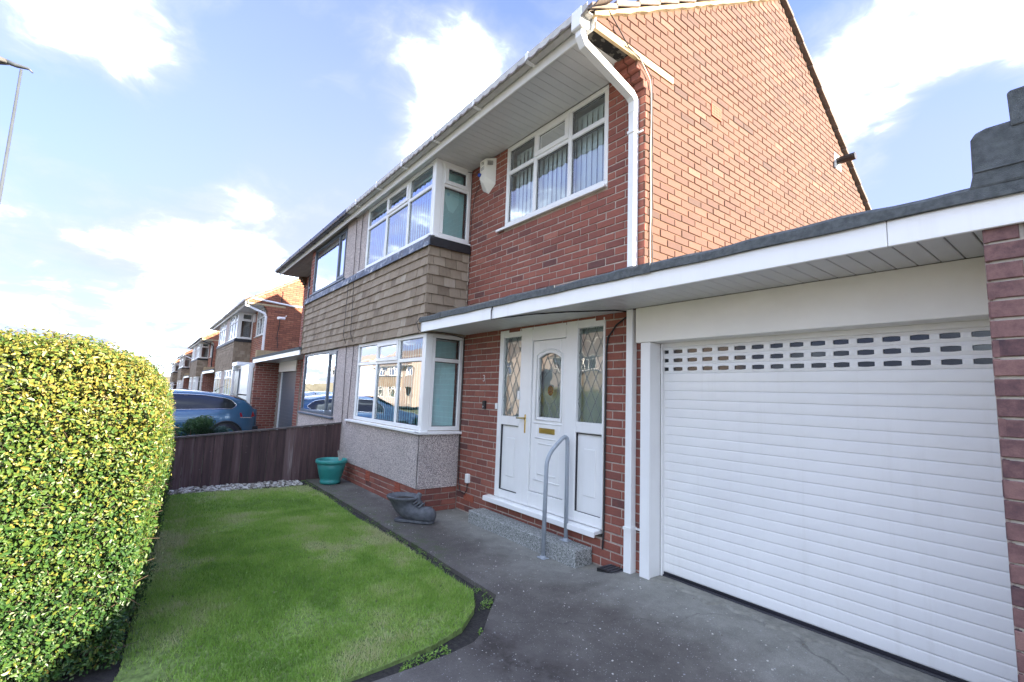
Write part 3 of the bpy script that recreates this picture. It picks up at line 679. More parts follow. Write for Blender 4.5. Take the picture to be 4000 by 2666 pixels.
def house(name, label, tf, group=None, near=True, brick_m=BR_RED, frame=PVC, fascia_m=PVC, gutter_m=GUTTER_W, soff_m=SOFFIT, lower='bay3', detail=3, big_panes=False, gable=True, wall_m=None):
    loc = tf(((XG + XP) / 2, 5.0, 0.0))
    H = thing(name, label, 'house', loc, group)
    # ---- masonry core
    b = MB(tf)
    if detail >= 1:
        holes_panel(b, PF, XB - 0.1, XG - 0.012, 0.0, Z_SOF, -0.26, -0.006, [DOOR, UPW])
        holes_panel(b, PB, XP, XB - 0.25, 0.0, Z_SOF + .1, -0.22, -0.006, [(-7.83, XB, .99, 2.215), (-7.83, XB, 3.5, Z_SOF + .1)])
        b.box(PB, XB - 0.26, XB - 0.012, 0.0, 0.99, -0.56, -0.010); b.box(PB, XB - 0.26, XB - 0.012, 2.215, 3.5, -0.56, -0.006)
    pts = [(YW + .01, 0.0), (9.45, 0.0), (9.45, rake(9.45) - .02), (RIDGE_Y, RIDGE_Z - .02), (2.68, rake(2.68) - .02), (2.68, 4.57), (3.17, 4.57), (3.17, 4.50), (3.22, 4.50), (3.22, 4.43), (3.27, 4.43), (3.27, 4.36), (3.315, 4.36), (3.315, 4.29), (YW + .01, 4.29)]
    wall = b.build('wall', wall_m or (MORTAR if detail >= 2 else brick_m), H)
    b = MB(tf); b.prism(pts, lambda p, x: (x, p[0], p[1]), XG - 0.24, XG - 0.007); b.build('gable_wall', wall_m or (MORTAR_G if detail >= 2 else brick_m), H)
    b = MB(tf)
    b.add([(XP + .02, 4.6, 0), (XG - .24, 4.6, 0), (XG - .24, 4.6, 6.0), (XP + .02, 4.6, 6.0)], [(0, 1, 2, 3)])
    for fz in (.2, 2.36, 4.60):
        b.add([(XP + .02, 2.95, fz), (XB - .1, 2.95, fz), (XB - .1, YW + .1, fz), (XG - .24, YW + .1, fz), (XG - .24, 4.6, fz), (XP + .02, 4.6, fz)], [(0, 1, 2, 3, 4, 5)])
    b.add([(XP + .02, 2.8, 0), (XP + .02, 4.6, 0), (XP + .02, 4.6, 4.6), (XP + .02, 2.8, 4.6)], [(0, 1, 2, 3)])
    b.build('inner_wall', INNER, H)
    b = MB(tf); b.box(FY(9.44), XP + .03, XG - .24, 0, 4.7, -.1, 0); b.build('rear_wall', brick_m, H)
    # ---- bricks
    rows = []; grows = []
    def gl(z, lo, hi):
        if z < 4.28: a = YW + 0.0
        elif z < 4.35: a = 3.30
        elif z < 4.42: a = 3.255
        elif z < 4.49: a = 3.205
        elif z < 4.565: a = 3.15
        else: a = 2.665
        ya, yb = y_at(z + 0.03)
        return max(a, ya if z > 4.7 else a), min(hi, yb)
    if detail >= 2:
        for q in lay(XB, XG, 0.0, Z_SOF - .002, [DOOR, UPW], 0.01, XG): rows.append((PF, q, 0.0, -0.04))
        if gable:
            for q in lay(YW + 0.001, 9.44, 2.30 if near else 2.0, RIDGE_Z, [(4.436, 4.629, 4.47, 4.60)] if near else [], 0.01, YW + 0.11, gl): grows.append((PG, q, 0.0, R.gauss(0, .10)))
        for q in lay(XP, XB, 0.0, 0.285, (), -0.015, XB): rows.append((PB, q, 0.0, -0.08))
        for q in lay(YB + .001, YW - .01, 0.0, 0.285, (), -0.015, YB): rows.append((PR, q, 0.0, -0.08))
        n_f = 170 if near else 0
        emit_bricks(H, rows, brick_m, tf, n_f)
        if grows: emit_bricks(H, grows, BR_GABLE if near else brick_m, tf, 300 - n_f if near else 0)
    # ---- corbel undersides at the eaves corner
    # ---- pebbledash under the bay window, and the panel beside the upper window
    b = MB(tf)
    b.box(PB, XP, -7.83, 0.285, 2.20, -0.02, 0.010); b.box(PB, -7.83, XB - 0.01, 0.285, 0.965, -0.02, 0.010)
    b.box(PR, YB - 0.010, YW - 0.012, 0.285, 0.965, -0.03, 0.010)
    b.build('pebbledash_panel', PEBBLEDASH, H)
    b = MB(tf); b.box(PB, XP, -7.83, 3.45, Z_SOF, -0.02, 0.008); b.build('pebbledash_panel', PEBBLEDASH, H)
    # ---- tile hanging
    Z0, Z1, NC = 2.217, 3.345, 9
    ch = (Z1 - Z0) / NC
    holder = MB(tf)
    def tile(b, P, u0, u1, v0, v1, tn, seg=3):
        tl = 0.016; th = 0.013
        lift = R.uniform(-.003, .004); cv = R.uniform(.001, .004); dr = R.uniform(-.004, .004)
        vs = []
        for i in range(seg + 1):
            s = i / seg; u = u0 + (u1 - u0) * s; c = cv * (1 - (2 * s - 1) ** 2)
            vs += [P(u, v0 + dr, tl + lift + c + th * .9), P(u, v1 + .03, c + 0.006), P(u, v0 + dr, tl + lift + c - 0.004)]
        fs = []
        for i in range(seg):
            a, d = 3 * i, 3 * i + 3
            fs += [(a, d, d + 1, a + 1), (a + 2, d + 2, d, a)]
        fs += [(0, 1, 2), (3 * seg, 3 * seg + 2, 3 * seg + 1)]
        b.add(vs, fs, tn)
    PT, PTR = FY(YT + 0.02), FX(XB + 0.02)
    for r in range(NC):
        v0 = Z0 + r * ch; off = (r % 2) * 0.084
        for (P, a, c, sgn) in ((PT, XP, XB + 0.045, 1), (PTR, YT - 0.02, YW, 0)):
            start = (c - off - 0.168 * 40) if sgn else (a + off - 0.168)
            k = start
            while k < c:
                s, e = max(a, k + .0025), min(c, k + 0.168 - .0025)
                if e - s > 0.03:
                    tn = min(1, max(0, R.gauss(0.5, 0.24)))
                    if detail >= 3:
                        bb = MB(tf); tile(bb, P, s, e, v0, v0 + ch, tn); bb.build('hung_tile', HUNG, H)
                    else: tile(holder, P, s, e, v0, v0 + ch, tn, 1)
                k += 0.168
    if holder.v: holder.build('hung_tile', HUNG, H, kind='stuff')
    b = MB(tf); b.box(FY(YT + .03), XP, XB + .01, Z0 + .01, Z1 + .02, -0.03, 0); b.box(FX(XB + .0), YT + .03, YW - .012, Z0 + .01, Z1 + .02, -0.03, 0.012)
    b.build('batten_backing', LEAD, H)
    # ---- lead flashing under the upper bay sill
    b = MB(tf)
    b.prism([(0.0, 3.475), (0.055, 3.462), (0.078, 3.335), (0.068, 3.333), (0.0, 3.40)], lambda p, u: PB(u, p[1], p[0]), XP, XB + 0.06)
    b.build('lead_flashing', FLASH if near else LEAD, H)
    b = MB(tf)
    b.prism([(0.0, 3.475), (0.055, 3.462), (0.078, 3.335), (0.068, 3.333), (0.0, 3.40)], lambda p, u: PR(u, p[1], p[0]), YB - 0.055, YW - .012)
    b.build('lead_flashing', DARKLEAD, H)
    # ---- windows
    thirds = (-7.005, -6.22)
    kw = dict(tf=tf, fm=frame, blinds=(True if detail >= 3 and not big_panes else False))
    if big_panes:
        window(H, PB, -7.81, XB - .11, 0.97, 2.205, (-7.29,), None, ((0, 0),), sill=(0.05, .06, .03), name='window', **kw)
        window(H, PB, -7.84, XB - .25, 3.53, Z_SOF - .002, (-7.35,), None, ((0, 0),), sill=(0.05, .06, .03), name='window', **kw)
        for (z0, z1, ww) in ((.965, 2.214, .11), (3.5, Z_SOF, .25)):
            bb = MB(tf); bb.box(PB, XB - ww, XB - .008, z0, z1, -.10, -.006); bb.box(PR, YB + .102, YW - .012, z0, z1, -.10, -.008); bb.build('bay_wall', MORTAR, H)
            for q in lay(XB - ww, XB, z0, z1, (), .01, XB): 
                bb = MB(tf); one_brick(bb, PB, q); bb.build('brick', brick_m, H)
    else:
        w1 = window(H, PB, LBW[0], XB - .05, LBW[2], LBW[3], thirds, 1.885, ((1, 1),), sill=(0.055, 0.24, 0.11), bm_=BLIND_T, **kw)
        w2 = window(H, PB, UBW[0], XB - .05, UBW[2], UBW[3], thirds, 4.205, ((1, 1),), sill=(0.045, 0.24, 0.10), bm_=BLIND_T, **kw)
        kr = dict(kw); 
        w3 = window(H, PR, YB + 0.095, YW - 0.005, LBW[2], LBW[3], (), 1.885, (), sill=(0.055, 0.15, 0.01), bm_=BLIND_T, **kr)
        w4 = window(H, PR, YB + 0.095, YW - 0.005, UBW[2], UBW[3], (), 4.225, ((0, 1),), sill=(0.045, 0.14, 0.01), bm_=BLIND_T, **kr)
        for z0, z1 in ((.96, 2.214), (3.47, Z_SOF - .001)):
            bb = MB(tf); bb.box(PB, XB - .0505, XB + .004, z0 + .004, z1, -.094, 0.004); bb.build('corner_post', frame, H, bevel=.006)
    if near or detail >= 3:
        window(H, PF, UPW[0], UPW[1], UPW[2] + .03, Z_SOF - .002, (-4.055, -3.485), 4.205, ((1, 1),), sill=(0.05, 0.12, 0.0), **kw)
    elif detail >= 1:
        window(H, PF, UPW[0], UPW[1], UPW[2] + .03, Z_SOF - .002, (-4.055, -3.485), 4.205, (), sill=(0.05, 0.12, 0.0), **kw)
    # ---- eaves: soffit boards, fascia, gutter
    if detail >= 2:
        k = XP + 0.002
        pit = 0.1 if near else 0.3
        if soff_m is SOFFIT_BR:
            for y0 in np.arange(2.665, YW - .01, 0.095):
                bb = MB(tf); bb.box(lambda u, v, n: (u, v, n), XP, XG - 0.02, y0, min(YW, y0 + .088), Z_SOF + .001, Z_SOF + .014); bb.build('soffit_board', soff_m, H)
        else:
            while k < XG - 0.17:
                e = min(k + pit, XG - 0.165)
                yend = (YB if k > -7.83 - .1 and k < XB + .05 else YW) if True else YW
                bb = MB(tf); bb.box(lambda u, v, n: (u, v, n), k, e - .004, 2.66, YW + -.003, Z_SOF + .001, Z_SOF + .012); bb.build('soffit_board', soff_m, H)
                k = e if e < XG - 0.166 else 99
            bb = MB(tf); bb.box(lambda u, v, n: (u, v, n), XP, XG - 0.012, 2.66, YW, Z_SOF + .016, Z_SOF + .03); bb.build('soffit_backing', LEAD, H)
    else:
        bb = MB(tf); bb.box(lambda u, v, n: (u, v, n), XP, XG - 0.012, 2.66, YW, Z_SOF + .002, Z_SOF + .02); bb.build('soffit', soff_m, H)
    bb = MB(tf); bb.box(FY(2.65), XP, XG + .004, 4.502, 4.655, -.02, 0); bb.build('fascia', fascia_m, H, bevel=.004)
    # gutter trough
    gp = [(0.0, 4.663), (0.0, 4.60), (0.022, 4.583), (0.078, 4.583), (0.10, 4.60), (0.104, 4.665), (0.098, 4.665), (0.094, 4.604), (0.076, 4.590), (0.024, 4.590), (0.007, 4.604), (0.007, 4.663)]
    bb = MB(tf); bb.prism(gp, lambda p, u: (u, 2.645 - p[0], p[1]), XP + .001, XG + .015); bb.build('gutter', gutter_m, H)
    if detail >= 2:
        kk = XP + 0.45
        while kk < XG - .3:
            bb = MB(tf); bb.prism([(-.004, 4.64), (-.004, 4.578), (.106, 4.578), (.109, 4.67), (.102, 4.67), (.10, 4.586), (.004, 4.586), (.004, 4.64)], lambda p, u: (u, 2.645 - p[0], p[1]), kk, kk + 0.04)
            bb.build('gutter_bracket', PVC if gutter_m is GUTTER_W else gutter_m, H); kk += 0.92
    # ---- roof
    b = MB(tf)
    e0, e1, th = 2.56, 9.75, 0.05
    rk = lambda y: rake(y) + 0.035
    xs = (XP, XG + (0.055))
    prof = [(e0, rk(e0)), (RIDGE_Y, RIDGE_Z + .05), (e1, rk(e1)), (e1, rk(e1) + th), (RIDGE_Y, RIDGE_Z + .12), (e0, rk(e0) + th)]
    b.prism(prof, lambda p, x: (x, p[0], p[1]), xs[0], xs[1] - .03)
    roof = b.build('roof', ROOFTILE, H)
    if detail >= 2:
        for (ya, yb) in ((2.56, RIDGE_Y), (9.75, RIDGE_Y)):
            n = 12
            for i in range(n):
                s0, s1 = ya + (yb - ya) * i / n, ya + (yb - ya) * (i + 1.06) / n
                z0, z1 = rk(s0) + .02, rk(min(max(s1, 2.5), 9.8)) - .005
                bb = MB(tf)
                vs = [(x, y, z + dz) for x in (XG - 0.03, XG + 0.055) for (y, z, dz) in ((s0, z0, -.012), (s1, z1, -.012), (s1, z1, .035), (s0, z0, .045))]
                bb.add(vs, [(0, 1, 2, 3), (7, 6, 5, 4), (0, 4, 5, 1), (1, 5, 6, 2), (2, 6, 7, 3), (3, 7, 4, 0)])
                bb.build('verge_tile', ROOFTILE, roof, bevel=.004)
        # mortar bedding under the front verge
        b = MB(tf)
        n = 40; vs = []
        for i in range(n + 1):
            y = 2.62 + (RIDGE_Y - 2.62) * i / n; z = rk(y) - 0.012
            w_ = 0.034 + 0.014 * ((i * 3.37) % 1.0 - .5) + 0.012 * abs(math.sin(i * 0.94))
            vs += [(XG + .036, y, z), (XG + .030, y, z - w_), (XG - .01, y, z - w_ - .01)]
        b.add(vs, [(3 * i + k, 3 * i + 3 + k, 3 * i + 4 + k, 3 * i + 1 + k) for i in range(n) for k in range(2)])
        b.build('verge_mortar', VERGE, roof)
        # interlocking tile ends along the eaves
        k = XP
        while k < XG - 0.01:
            bb = MB(tf); vs = []; sg = 6; y0, y1 = 2.535, 2.75
            for i in range(sg + 1):
                u = k + 0.296 * i / sg; dz = 0.014 * math.cos(2 * math.pi * i / sg * 2) + R.uniform(-.002, .002)
                vs += [(u, y0, rk(y0) + .022 + dz), (u, y1, rk(y1) + .035 + dz), (u, y0, rk(y0) + .004 + dz)]
            bb.add(vs, [f for i in range(sg) for f in ((3 * i, 3 * i + 3, 3 * i + 4, 3 * i + 1), (3 * i, 3 * i + 2, 3 * i + 5, 3 * i + 3))])
            bb.build('eaves_tile', ROOFTILE, roof, smooth=True); k += 0.30
    return H, roof

# transforms for the terrace of pairs
def tf_pair(k, mirror):
    dx, dz = -16.55 * k, (0, -0.10, -0.22, -0.42, -0.55, -.68)[k]
    if mirror: return lambda p: (2 * XP - p[0] + dx, p[1], p[2] + dz)
    return lambda p: (p[0] + dx, p[1], p[2] + dz)

HOUSE, HROOF = house('semi_detached_house', 'red brick semi with white bay windows, sunlit gable and canopied white front door', IDT)
NEIGH, _ = house('semi_detached_house', 'adjoining semi with anthracite window frames, brown soffit and black gutter', tf_pair(0, True),
                 near=True, frame=GREYP, fascia_m=PVC, gutter_m=BLACKP, soff_m=SOFFIT_BR, big_panes=True, detail=3, gable=False)

# ------------------------------------------------------------------ near house: details
def P_(b, *a, **k): return b.build(*a, **k)
# front door set: frame is the part, its pieces are sub-parts
y0 = YW
b = MB()
D0, D1, DB, DT = DOOR[0], DOOR[1], 0.315, DOOR[3]
U = [(-4.585, -4.509), (-4.18, -3.983), (-3.455, -3.295), (-2.968, -2.945)]
for (a, c) in U: b.box(PF, a, c, DB, DT, -.075, 0.004)
for (a, c, z0, z1) in ((-4.509, -4.18, 2.135, DT), (-3.983, -3.455, 2.066, DT), (-3.295, -2.968, 2.142, DT), (-4.509, -4.18, 1.13, 1.23), (-3.295, -2.968, 1.137, 1.237), (-4.509, -4.18, DB, .402), (-3.295, -2.968, DB, .408), (-3.983, -3.455, DB, .47)):
    b.box(PF, a, c, z0, z1, -.075, 0.002)
DOORO = b.build('front_door', PVC, HOUSE, bevel=.004)
b = MB(); b.prism([(-.07, .314), (.085, .300), (.085, .25), (.07, .25), (.066, .272), (-.07, .275)], lambda p, u: PF(u, p[1], p[0]), -4.70, -2.965); b.build('threshold', PVC, DOORO, bevel=.004)
# leaf
GL = (-3.882, -3.541, 1.25, 1.905)
b = MB(); holes_panel(b, PF, -3.978, -3.460, .476, 2.061, -.06, -.012, [(-3.882, -3.541, 1.25, 1.925)]); b.build('door_leaf', PVC, DOORO, bevel=.003)
b = MB()   # arch piece and mouldings
na = 12
for i in range(na):
    s, e = i / na, (i + 1) / na
    zf = lambda s: 1.870 + 0.052 * (1 - (2 * s - 1) ** 2)
    ua, ub = GL[0] + (GL[1] - GL[0]) * s, GL[0] + (GL[1] - GL[0]) * e
    b.add([PF(ua, zf(s), -.011), PF(ub, zf(e), -.011), PF(ub, 1.926, -.011), PF(ua, 1.926, -.011), PF(ua, zf(s), -.05), PF(ub, zf(e), -.05)], [(0, 1, 2, 3), (0, 4, 5, 1)])
b.build('arch_infill', PVC, DOORO)
b = MB()
arch = [(-3.91, 1.22)] + [(-3.91 + .397 * i / 12, 1.905 + .055 * (1 - (2 * i / 12 - 1) ** 2)) for i in range(13)] + [(-3.513, 1.22), (-3.91, 1.22)]
b.tube([PF(u, z, -.011) for u, z in arch], .009, 6); b.build('moulding', PVC, DOORO, smooth=True)
for (a, c, z) in ((-3.93, -3.50, 1.185), (-3.91, -3.52, 1.03), (-3.85, -3.58, .975), (-3.85, -3.58, .665), (-3.92, -3.52, .60)):
    b = MB(); b.tube([PF(a, z, -.012), PF(c, z, -.012)], .008, 6); b.build('moulding', PVC, DOORO, smooth=True)
for (a, c) in ((-4.509, -4.18), (-3.295, -2.968)):
    b = MB(); b.box(PF, a, c, .402, 1.132, -.06, -.028); b.build('panel', PVC, DOORO)
    b = MB(); mu, hw = (a + c) / 2, .075
    b.box(PF, mu - hw, mu + hw, .56, .99, -.03, -.020); b.build('raised_field', PVC, DOORO, bevel=.006)
    b = MB(); g = .005
    for bx in ((a, c, .404, .404 + g), (a, c, 1.13 - g, 1.13), (a, a + g, .404, 1.13), (c - g, c, .404, 1.13)): b.box(PF, *bx, -.06, -.006)
    b.build('gasket', RUBBER, DOORO)
def lattice(name, u0, u1, z0, z1, n, clip=None, oval=None):
    b = MB(); du, dz = .113, .225
    r = .0022
    def seg(p, q):
        d = Vector((q[0] - p[0], q[1] - p[1])); 
        if d.length < .01: return
        b.tube([PF(p[0], p[1], n), PF(q[0], q[1], n)], r, 4)
    def clipseg(p, q):
        t0, t1 = 0.0, 1.0; dx, dy = q[0] - p[0], q[1] - p[1]
        for (pp, qq) in ((-dx, p[0] - u0), (dx, u1 - p[0]), (-dy, p[1] - z0), (dy, z1 - p[1])):
            if pp == 0:
                if qq < 0: return None
            else:
                t = qq / pp
                if pp < 0: t0 = max(t0, t)
                else: t1 = min(t1, t)
        if t0 >= t1: return None
        return (p[0] + dx * t0, p[1] + dy * t0), (p[0] + dx * t1, p[1] + dy * t1)
    cu = (u0 + u1) / 2; L = z1 - z0 + 1
    for k in range(-12, 13):
        for s in (1, -1):
            p = (cu + k * du - s * L * du / dz, z0 - L + .08); q = (cu + k * du + s * L * du / dz, z0 + L + .08)
            r_ = clipseg(p, q)
            if not r_: continue
            if oval:
                oc, oa, ob = oval; pts = [r_[0], r_[1]]
                N_ = 40; run = None
                for i in range(N_ + 1):
                    t = i / N_; x = r_[0][0] + (r_[1][0] - r_[0][0]) * t; z = r_[0][1] + (r_[1][1] - r_[0][1]) * t
                    ins = ((x - oc[0]) / oa) ** 2 + ((z - oc[1]) / ob) ** 2 < 1
                    if not ins and run is None: run = (x, z)
                    if not ins: last = (x, z)
                    if (ins or i == N_) and run is not None: seg(run, last); run = None
            else: seg(*r_)
    if oval:
        oc, oa, ob = oval
        b.tube([PF(oc[0] + oa * math.cos(a), oc[1] + ob * math.sin(a), n) for a in np.linspace(0, 6.2832, 33)], r, 4)
    return b.build(name, CAME, DOORO)
for (a, c, z0, z1, nn, ov) in ((-4.509, -4.18, 1.23, 2.135, -.028, None), (-3.295, -2.968, 1.237, 2.142, -.028, None), (GL[0], GL[1], 1.25, 1.925, -.035, ((-3.711, 1.56), .118, .17))):
    b = MB(); b.add([PF(a, z0, nn), PF(c, z0, nn), PF(c, z1, nn), PF(a, z1, nn)], [(0, 1, 2, 3)]); b.build('pane', GLASS_D, DOORO)
    lattice('lead_lattice', a, c, z0, z1, nn + .003, oval=ov)
    b = MB(); b.add([PF(a - .03, z0 - .03, nn - .07), PF(c + .03, z0 - .03, nn - .07), PF(c + .03, z1 + .03, nn - .07), PF(a - .03, z1 + .03, nn - .07)], [(0, 1, 2, 3)]); b.build('net_curtain', simple('net_curtain', (0.62, 0.64, 0.60), 0.9), DOORO)
# stained motif in the door light
b = MB(); b.add([PF(-3.711 + .045 * math.cos(a), 1.53 + .055 * math.sin(a), -.036) for a in np.linspace(0, 6.0, 14)], [tuple(range(14))]); b.build('stained_glass_rose', simple('red_glass', (0.32, 0.04, 0.05), 0.2), DOORO)
b = MB(); b.box(PF, -3.84, -3.60, 1.083, 1.139, -.012, -.002); lb = b.build('letterbox', BRASS, DOORO, bevel=.004)
b = MB(); b.box(PF, -3.822, -3.618, 1.093, 1.129, -.003, .002); b.build('letterbox_flap', BRASS, DOORO, bevel=.002)
b = MB(); b.box(PF, -4.075, -4.050, 1.065, 1.265, .002, .010); b.build('handle_plate', BRASS, DOORO, bevel=.004)
b = MB(); b.tube([PF(-4.063, 1.225, .01), PF(-4.063, 1.225, .045), PF(-4.075, 1.225, .052), PF(-4.155, 1.222, .052)], .009, 8); b.build('handle_lever', BRASS, DOORO, smooth=True)
b = MB(); b.box(PF, -4.20, -4.165, 1.42, 1.52, .004, .022); b.build('key_safe', PVC, DOORO, bevel=.006)
# wall fittings (parts of the house)
b = MB(); b.box(PF, -4.875, -4.825, 1.29, 1.39, -.005, .03); db = b.build('doorbell', BLACKP, HOUSE, bevel=.006)
b = MB(); b.tube([PF(-4.85, 1.318, .028), PF(-4.85, 1.318, .034)], .012, 12); b.build('doorbell_button', CHROME, db)
b = MB(); b.box(PF, -4.615, -4.585, 1.30, 1.37, 0, .022); b.build('bell_push', PVC, HOUSE, bevel=.005)
b = MB(); b.box(PF, -5.165, -5.105, .365, .475, -.005, .045); b.build('junction_box', PVC, HOUSE, bevel=.008)
b = MB(); b.tube([PF(-5.385, 2.2, .01), PF(-5.375, .9, .01), PF(-5.36, .35, .012), PF(-5.30, .235, .016), PF(-5.19, .22, .02), PF(-5.14, .28, .02), PF(-5.135, .37, .02)], .006, 6); b.build('cable', CABLE_B, HOUSE)
def airbrick(P, u0, u1, v0, v1, parent, n=0.006):
    b = MB(); b.box(P, u0, u1, v0, v1, -.02, n - .003); ab = b.build('air_brick', TERRA, parent)
    b = MB(); t = .008
    for k in range(5):
        v = v0 + (v1 - v0 - t) * k / 4; b.box(P, u0, u1, v, v + t, n - .003, n + .003)
    for k in range(7):
        u = u0 + (u1 - u0 - t) * k / 6; b.box(P, u, u + t, v0 + .001, v1 - .001, n - .003, n + .0025)
    b.build('grille', TERRA, ab)
airbrick(PF, -5.225, -5.01, .15, .225, HOUSE); airbrick(PB, -6.05, -5.9, .135, .275, HOUSE); airbrick(PB, -7.1, -6.95, .135, .275, HOUSE)
airbrick(PG, 4.436, 4.629, 4.473, 4.60, HOUSE)
# house number
def text_mesh(name, txt, size, mt, parent, origin, U_, V__, ext=.0015):
    cu = bpy.data.curves.new(name, 'FONT'); cu.body = txt; cu.size = size; cu.extrude = ext; cu.align_x = 'CENTER'; cu.align_y = 'CENTER'
    to = bpy.data.objects.new(name + '_tmp', cu); COL.objects.link(to)
    dg = bpy.context.evaluated_depsgraph_get(); me = bpy.data.meshes.new_from_object(to.evaluated_get(dg))
    bpy.data.objects.remove(to); bpy.data.curves.remove(cu)
    U_ = Vector(U_).normalized(); V__ = Vector(V__).normalized(); N_ = U_.cross(V__)
    M = Matrix(((U_[0], V__[0], N_[0], origin[0]), (U_[1], V__[1], N_[1], origin[1]), (U_[2], V__[2], N_[2], origin[2]), (0, 0, 0, 1)))
    me.transform(M); me.materials.clear(); me.materials.append(mt); me.name = name
    return link(name, me, parent)
text_mesh('house_number', '3', .115, simple('worn_white_paint', (0.62, 0.55, 0.52), 0.7), HOUSE, (-4.89, YW - .006, 1.66), (1, 0, 0), (0, 0, 1))
# alarm bell box
def hexbox():
    b = MB()
    # wall outline, front outline (x, z)
    wv = [(-5.13, 4.52), (-4.83, 4.52), (-4.83, 4.16), (-4.98, 4.07), (-5.13, 4.16)]
    fv = [(-5.045, 4.505), (-4.915, 4.505), (-4.915, 4.27), (-4.98, 4.20), (-5.045, 4.27)]
    vs = [(x, YW, z) for x, z in wv] + [(x, YW - .115, z) for x, z in fv]
    b.add(vs, [(0, 1, 2, 3, 4), (5, 6, 7, 8, 9)] + [(k, (k + 1) % 5, 5 + (k + 1) % 5, 5 + k) for k in range(5)])
    return b.build('alarm_box', PVC_CREAM, HOUSE, bevel=.006)
AL = hexbox()
b = MB(); b.lathe([(0.0, .03), (.016, .028), (.024, .016), (.026, 0)], (0, 0, 0), 14)
b.v = [(-5.035 + p[0], YW - .115 - p[2], 4.315 + p[1]) for p in b.v]; b.build('strobe_light', BLUEP, AL, smooth=True)
text_mesh('lettering', 'TS', .055, BLACKP, AL, (-4.985, YW - .1165, 4.455), (1, 0, 0), (0, 0, 1), .0008)
for k in range(3):
    b = MB(); b.box(FY(YW - .1155), -5.02, -4.945, 4.40 - k * .016, 4.405 - k * .016, 0, .001); b.build('print_line', GREYP, AL)
for k in range(5):
    s = k / 4; b = MB()
    p0 = Vector((-4.895, YW - .099, 4.47 - .012 * k)); p1 = Vector((-4.852, YW - .040, 4.47 - .012 * k)); nn = Vector((.8, -.6, 0)) * .004
    b.add([p0 + nn, p1 + nn, p1 + nn + Vector((0, 0, -.006)), p0 + nn + Vector((0, 0, -.006))], [(0, 1, 2, 3)]); b.build('sounder_slot', BLACKP, AL)
b = MB(); b.tube([(-5.04, YW - .10, 4.32), (-5.10, YW - .05, 4.28), (-5.30, YW - .01, 4.15), (-5.365, YW - .008, 3.9), (-5.37, YW - .008, 2.5)], .004, 5); b.build('cable', CABLE_B, HOUSE)
b = MB(); b.tube([(-5.38, YW - .014, 3.35), (-5.378, YW - .016, 2.9), (-5.385, YW - .014, 2.45)], .009, 6); b.build('cable', CABLE_W, HOUSE)
b = MB(); b.tube([(-5.36, YW - .02, 4.50), (-5.6, 2.9, 4.52), (-5.72, 2.62, 4.62), (-5.75, 2.56, 4.70)], .005, 5); b.build('cable', CABLE_B, HOUSE)
# gable: cream board, corbel courses, wire, flue
b = MB(); b.box(PG, 2.655, 3.745, 4.492, 4.562, -.02, .012); b.build('cream_strip', CREAM, HOUSE, bevel=.002)
def fn(t):
    v = obj_vec(t); n = t.noise(v, 9, 4, .6)
    out(t, pbsdf(t, t.ramp(n, [(.47, (.005, .005, .006)), (.52, (.085, .08, .07))]), .9))
b = MB(); b.add([(XG - .17, 2.66, Z_SOF - .012), (XG - .002, 2.66, Z_SOF - .012), (XG - .002, 3.15, Z_SOF - .012), (XG - .17, 3.32, Z_SOF - .012)], [(0, 1, 2, 3)]); b.build('rotten_soffit_board', mat('rotten_board', fn), HOUSE)
# corbelled brick ends turned to the front
for i, (ya, z0) in enumerate(((3.15, 4.495), (3.205, 4.42), (3.255, 4.35), (3.30, 4.28))):
    for (xa, xc) in ((XG - .105, XG - .001), (XG - .22, XG - .115)):
        b = MB(); b.box(FY(ya), xa, xc, z0, z0 + .064, -.19, 0, R.uniform(.1, .5)); b.build('corbel_brick', BR_RED, HOUSE, bevel=.004)
b = MB(); wy = [(3.42 + .006 * math.sin(i * 1.3), 4.60 - i * .12) for i in range(20)]
b.tube([(XG + .03, 2.66, 4.80), (XG + .035, 2.85, 4.66), (XG + .03, 3.05, 4.52), (XG + .02, 3.28, 4.48), (XG + .015, 3.40, 4.40)] + [(XG + .01, y, z) for y, z in wy if z < 4.35], .005, 5); b.build('cable', CABLE_B, HOUSE)
b = MB(); b.tube([(XG + .02, 3.02, 4.52), (XG + .03, 3.2, 4.50), (XG + .02, 3.37, 4.35)] + [(XG + .010, 3.395 + .004 * math.sin(i), 4.25 - i * .13) for i in range(15)], .006, 5); b.build('cable', CABLE_W, HOUSE)
b = MB(); b.box(PG, 7.88, 8.13, 5.06, 5.30, -.01, .008); fl = b.build('boiler_flue', simple('flue_plate', (.66, .62, .58), .8), HOUSE)
b = MB(); b.tube([(XG, 8.0, 5.19), (XG + .24, 8.0, 5.19)], .055, 14); b.build('flue_pipe', BLACKP, fl)
# rainwater: outlet, swan neck, downpipes
def sqpipe(b, path, h=.033):
    # square tube along points in a y-z plane at fixed x
    ring = []
    for i, p in enumerate(path):
        p = Vector(p); d = (Vector(path[min(i + 1, len(path) - 1)]) - Vector(path[max(i - 1, 0)])).normalized()
        a = Vector((1, 0, 0)); c = d.cross(a).normalized()
        ring.append([p + a * sx * h + c * sy * h for sx, sy in ((-1, -1), (1, -1), (1, 1), (-1, 1))])
    vs = [tuple(q) for r in ring for q in r]
    fs = [(4 * i + k, 4 * i + (k + 1) % 4, 4 * i + 4 + (k + 1) % 4, 4 * i + 4 + k) for i in range(len(path) - 1) for k in range(4)] + [(3, 2, 1, 0), tuple(len(vs) - 4 + k for k in range(4))]
    b.add(vs, fs); return b
XD = -2.612
b = MB(); sqpipe(b, [(XD, 3.292, 4.16), (XD, 3.292, 2.42)]); dp = b.build('downpipe', PVC, HOUSE, bevel=.004)
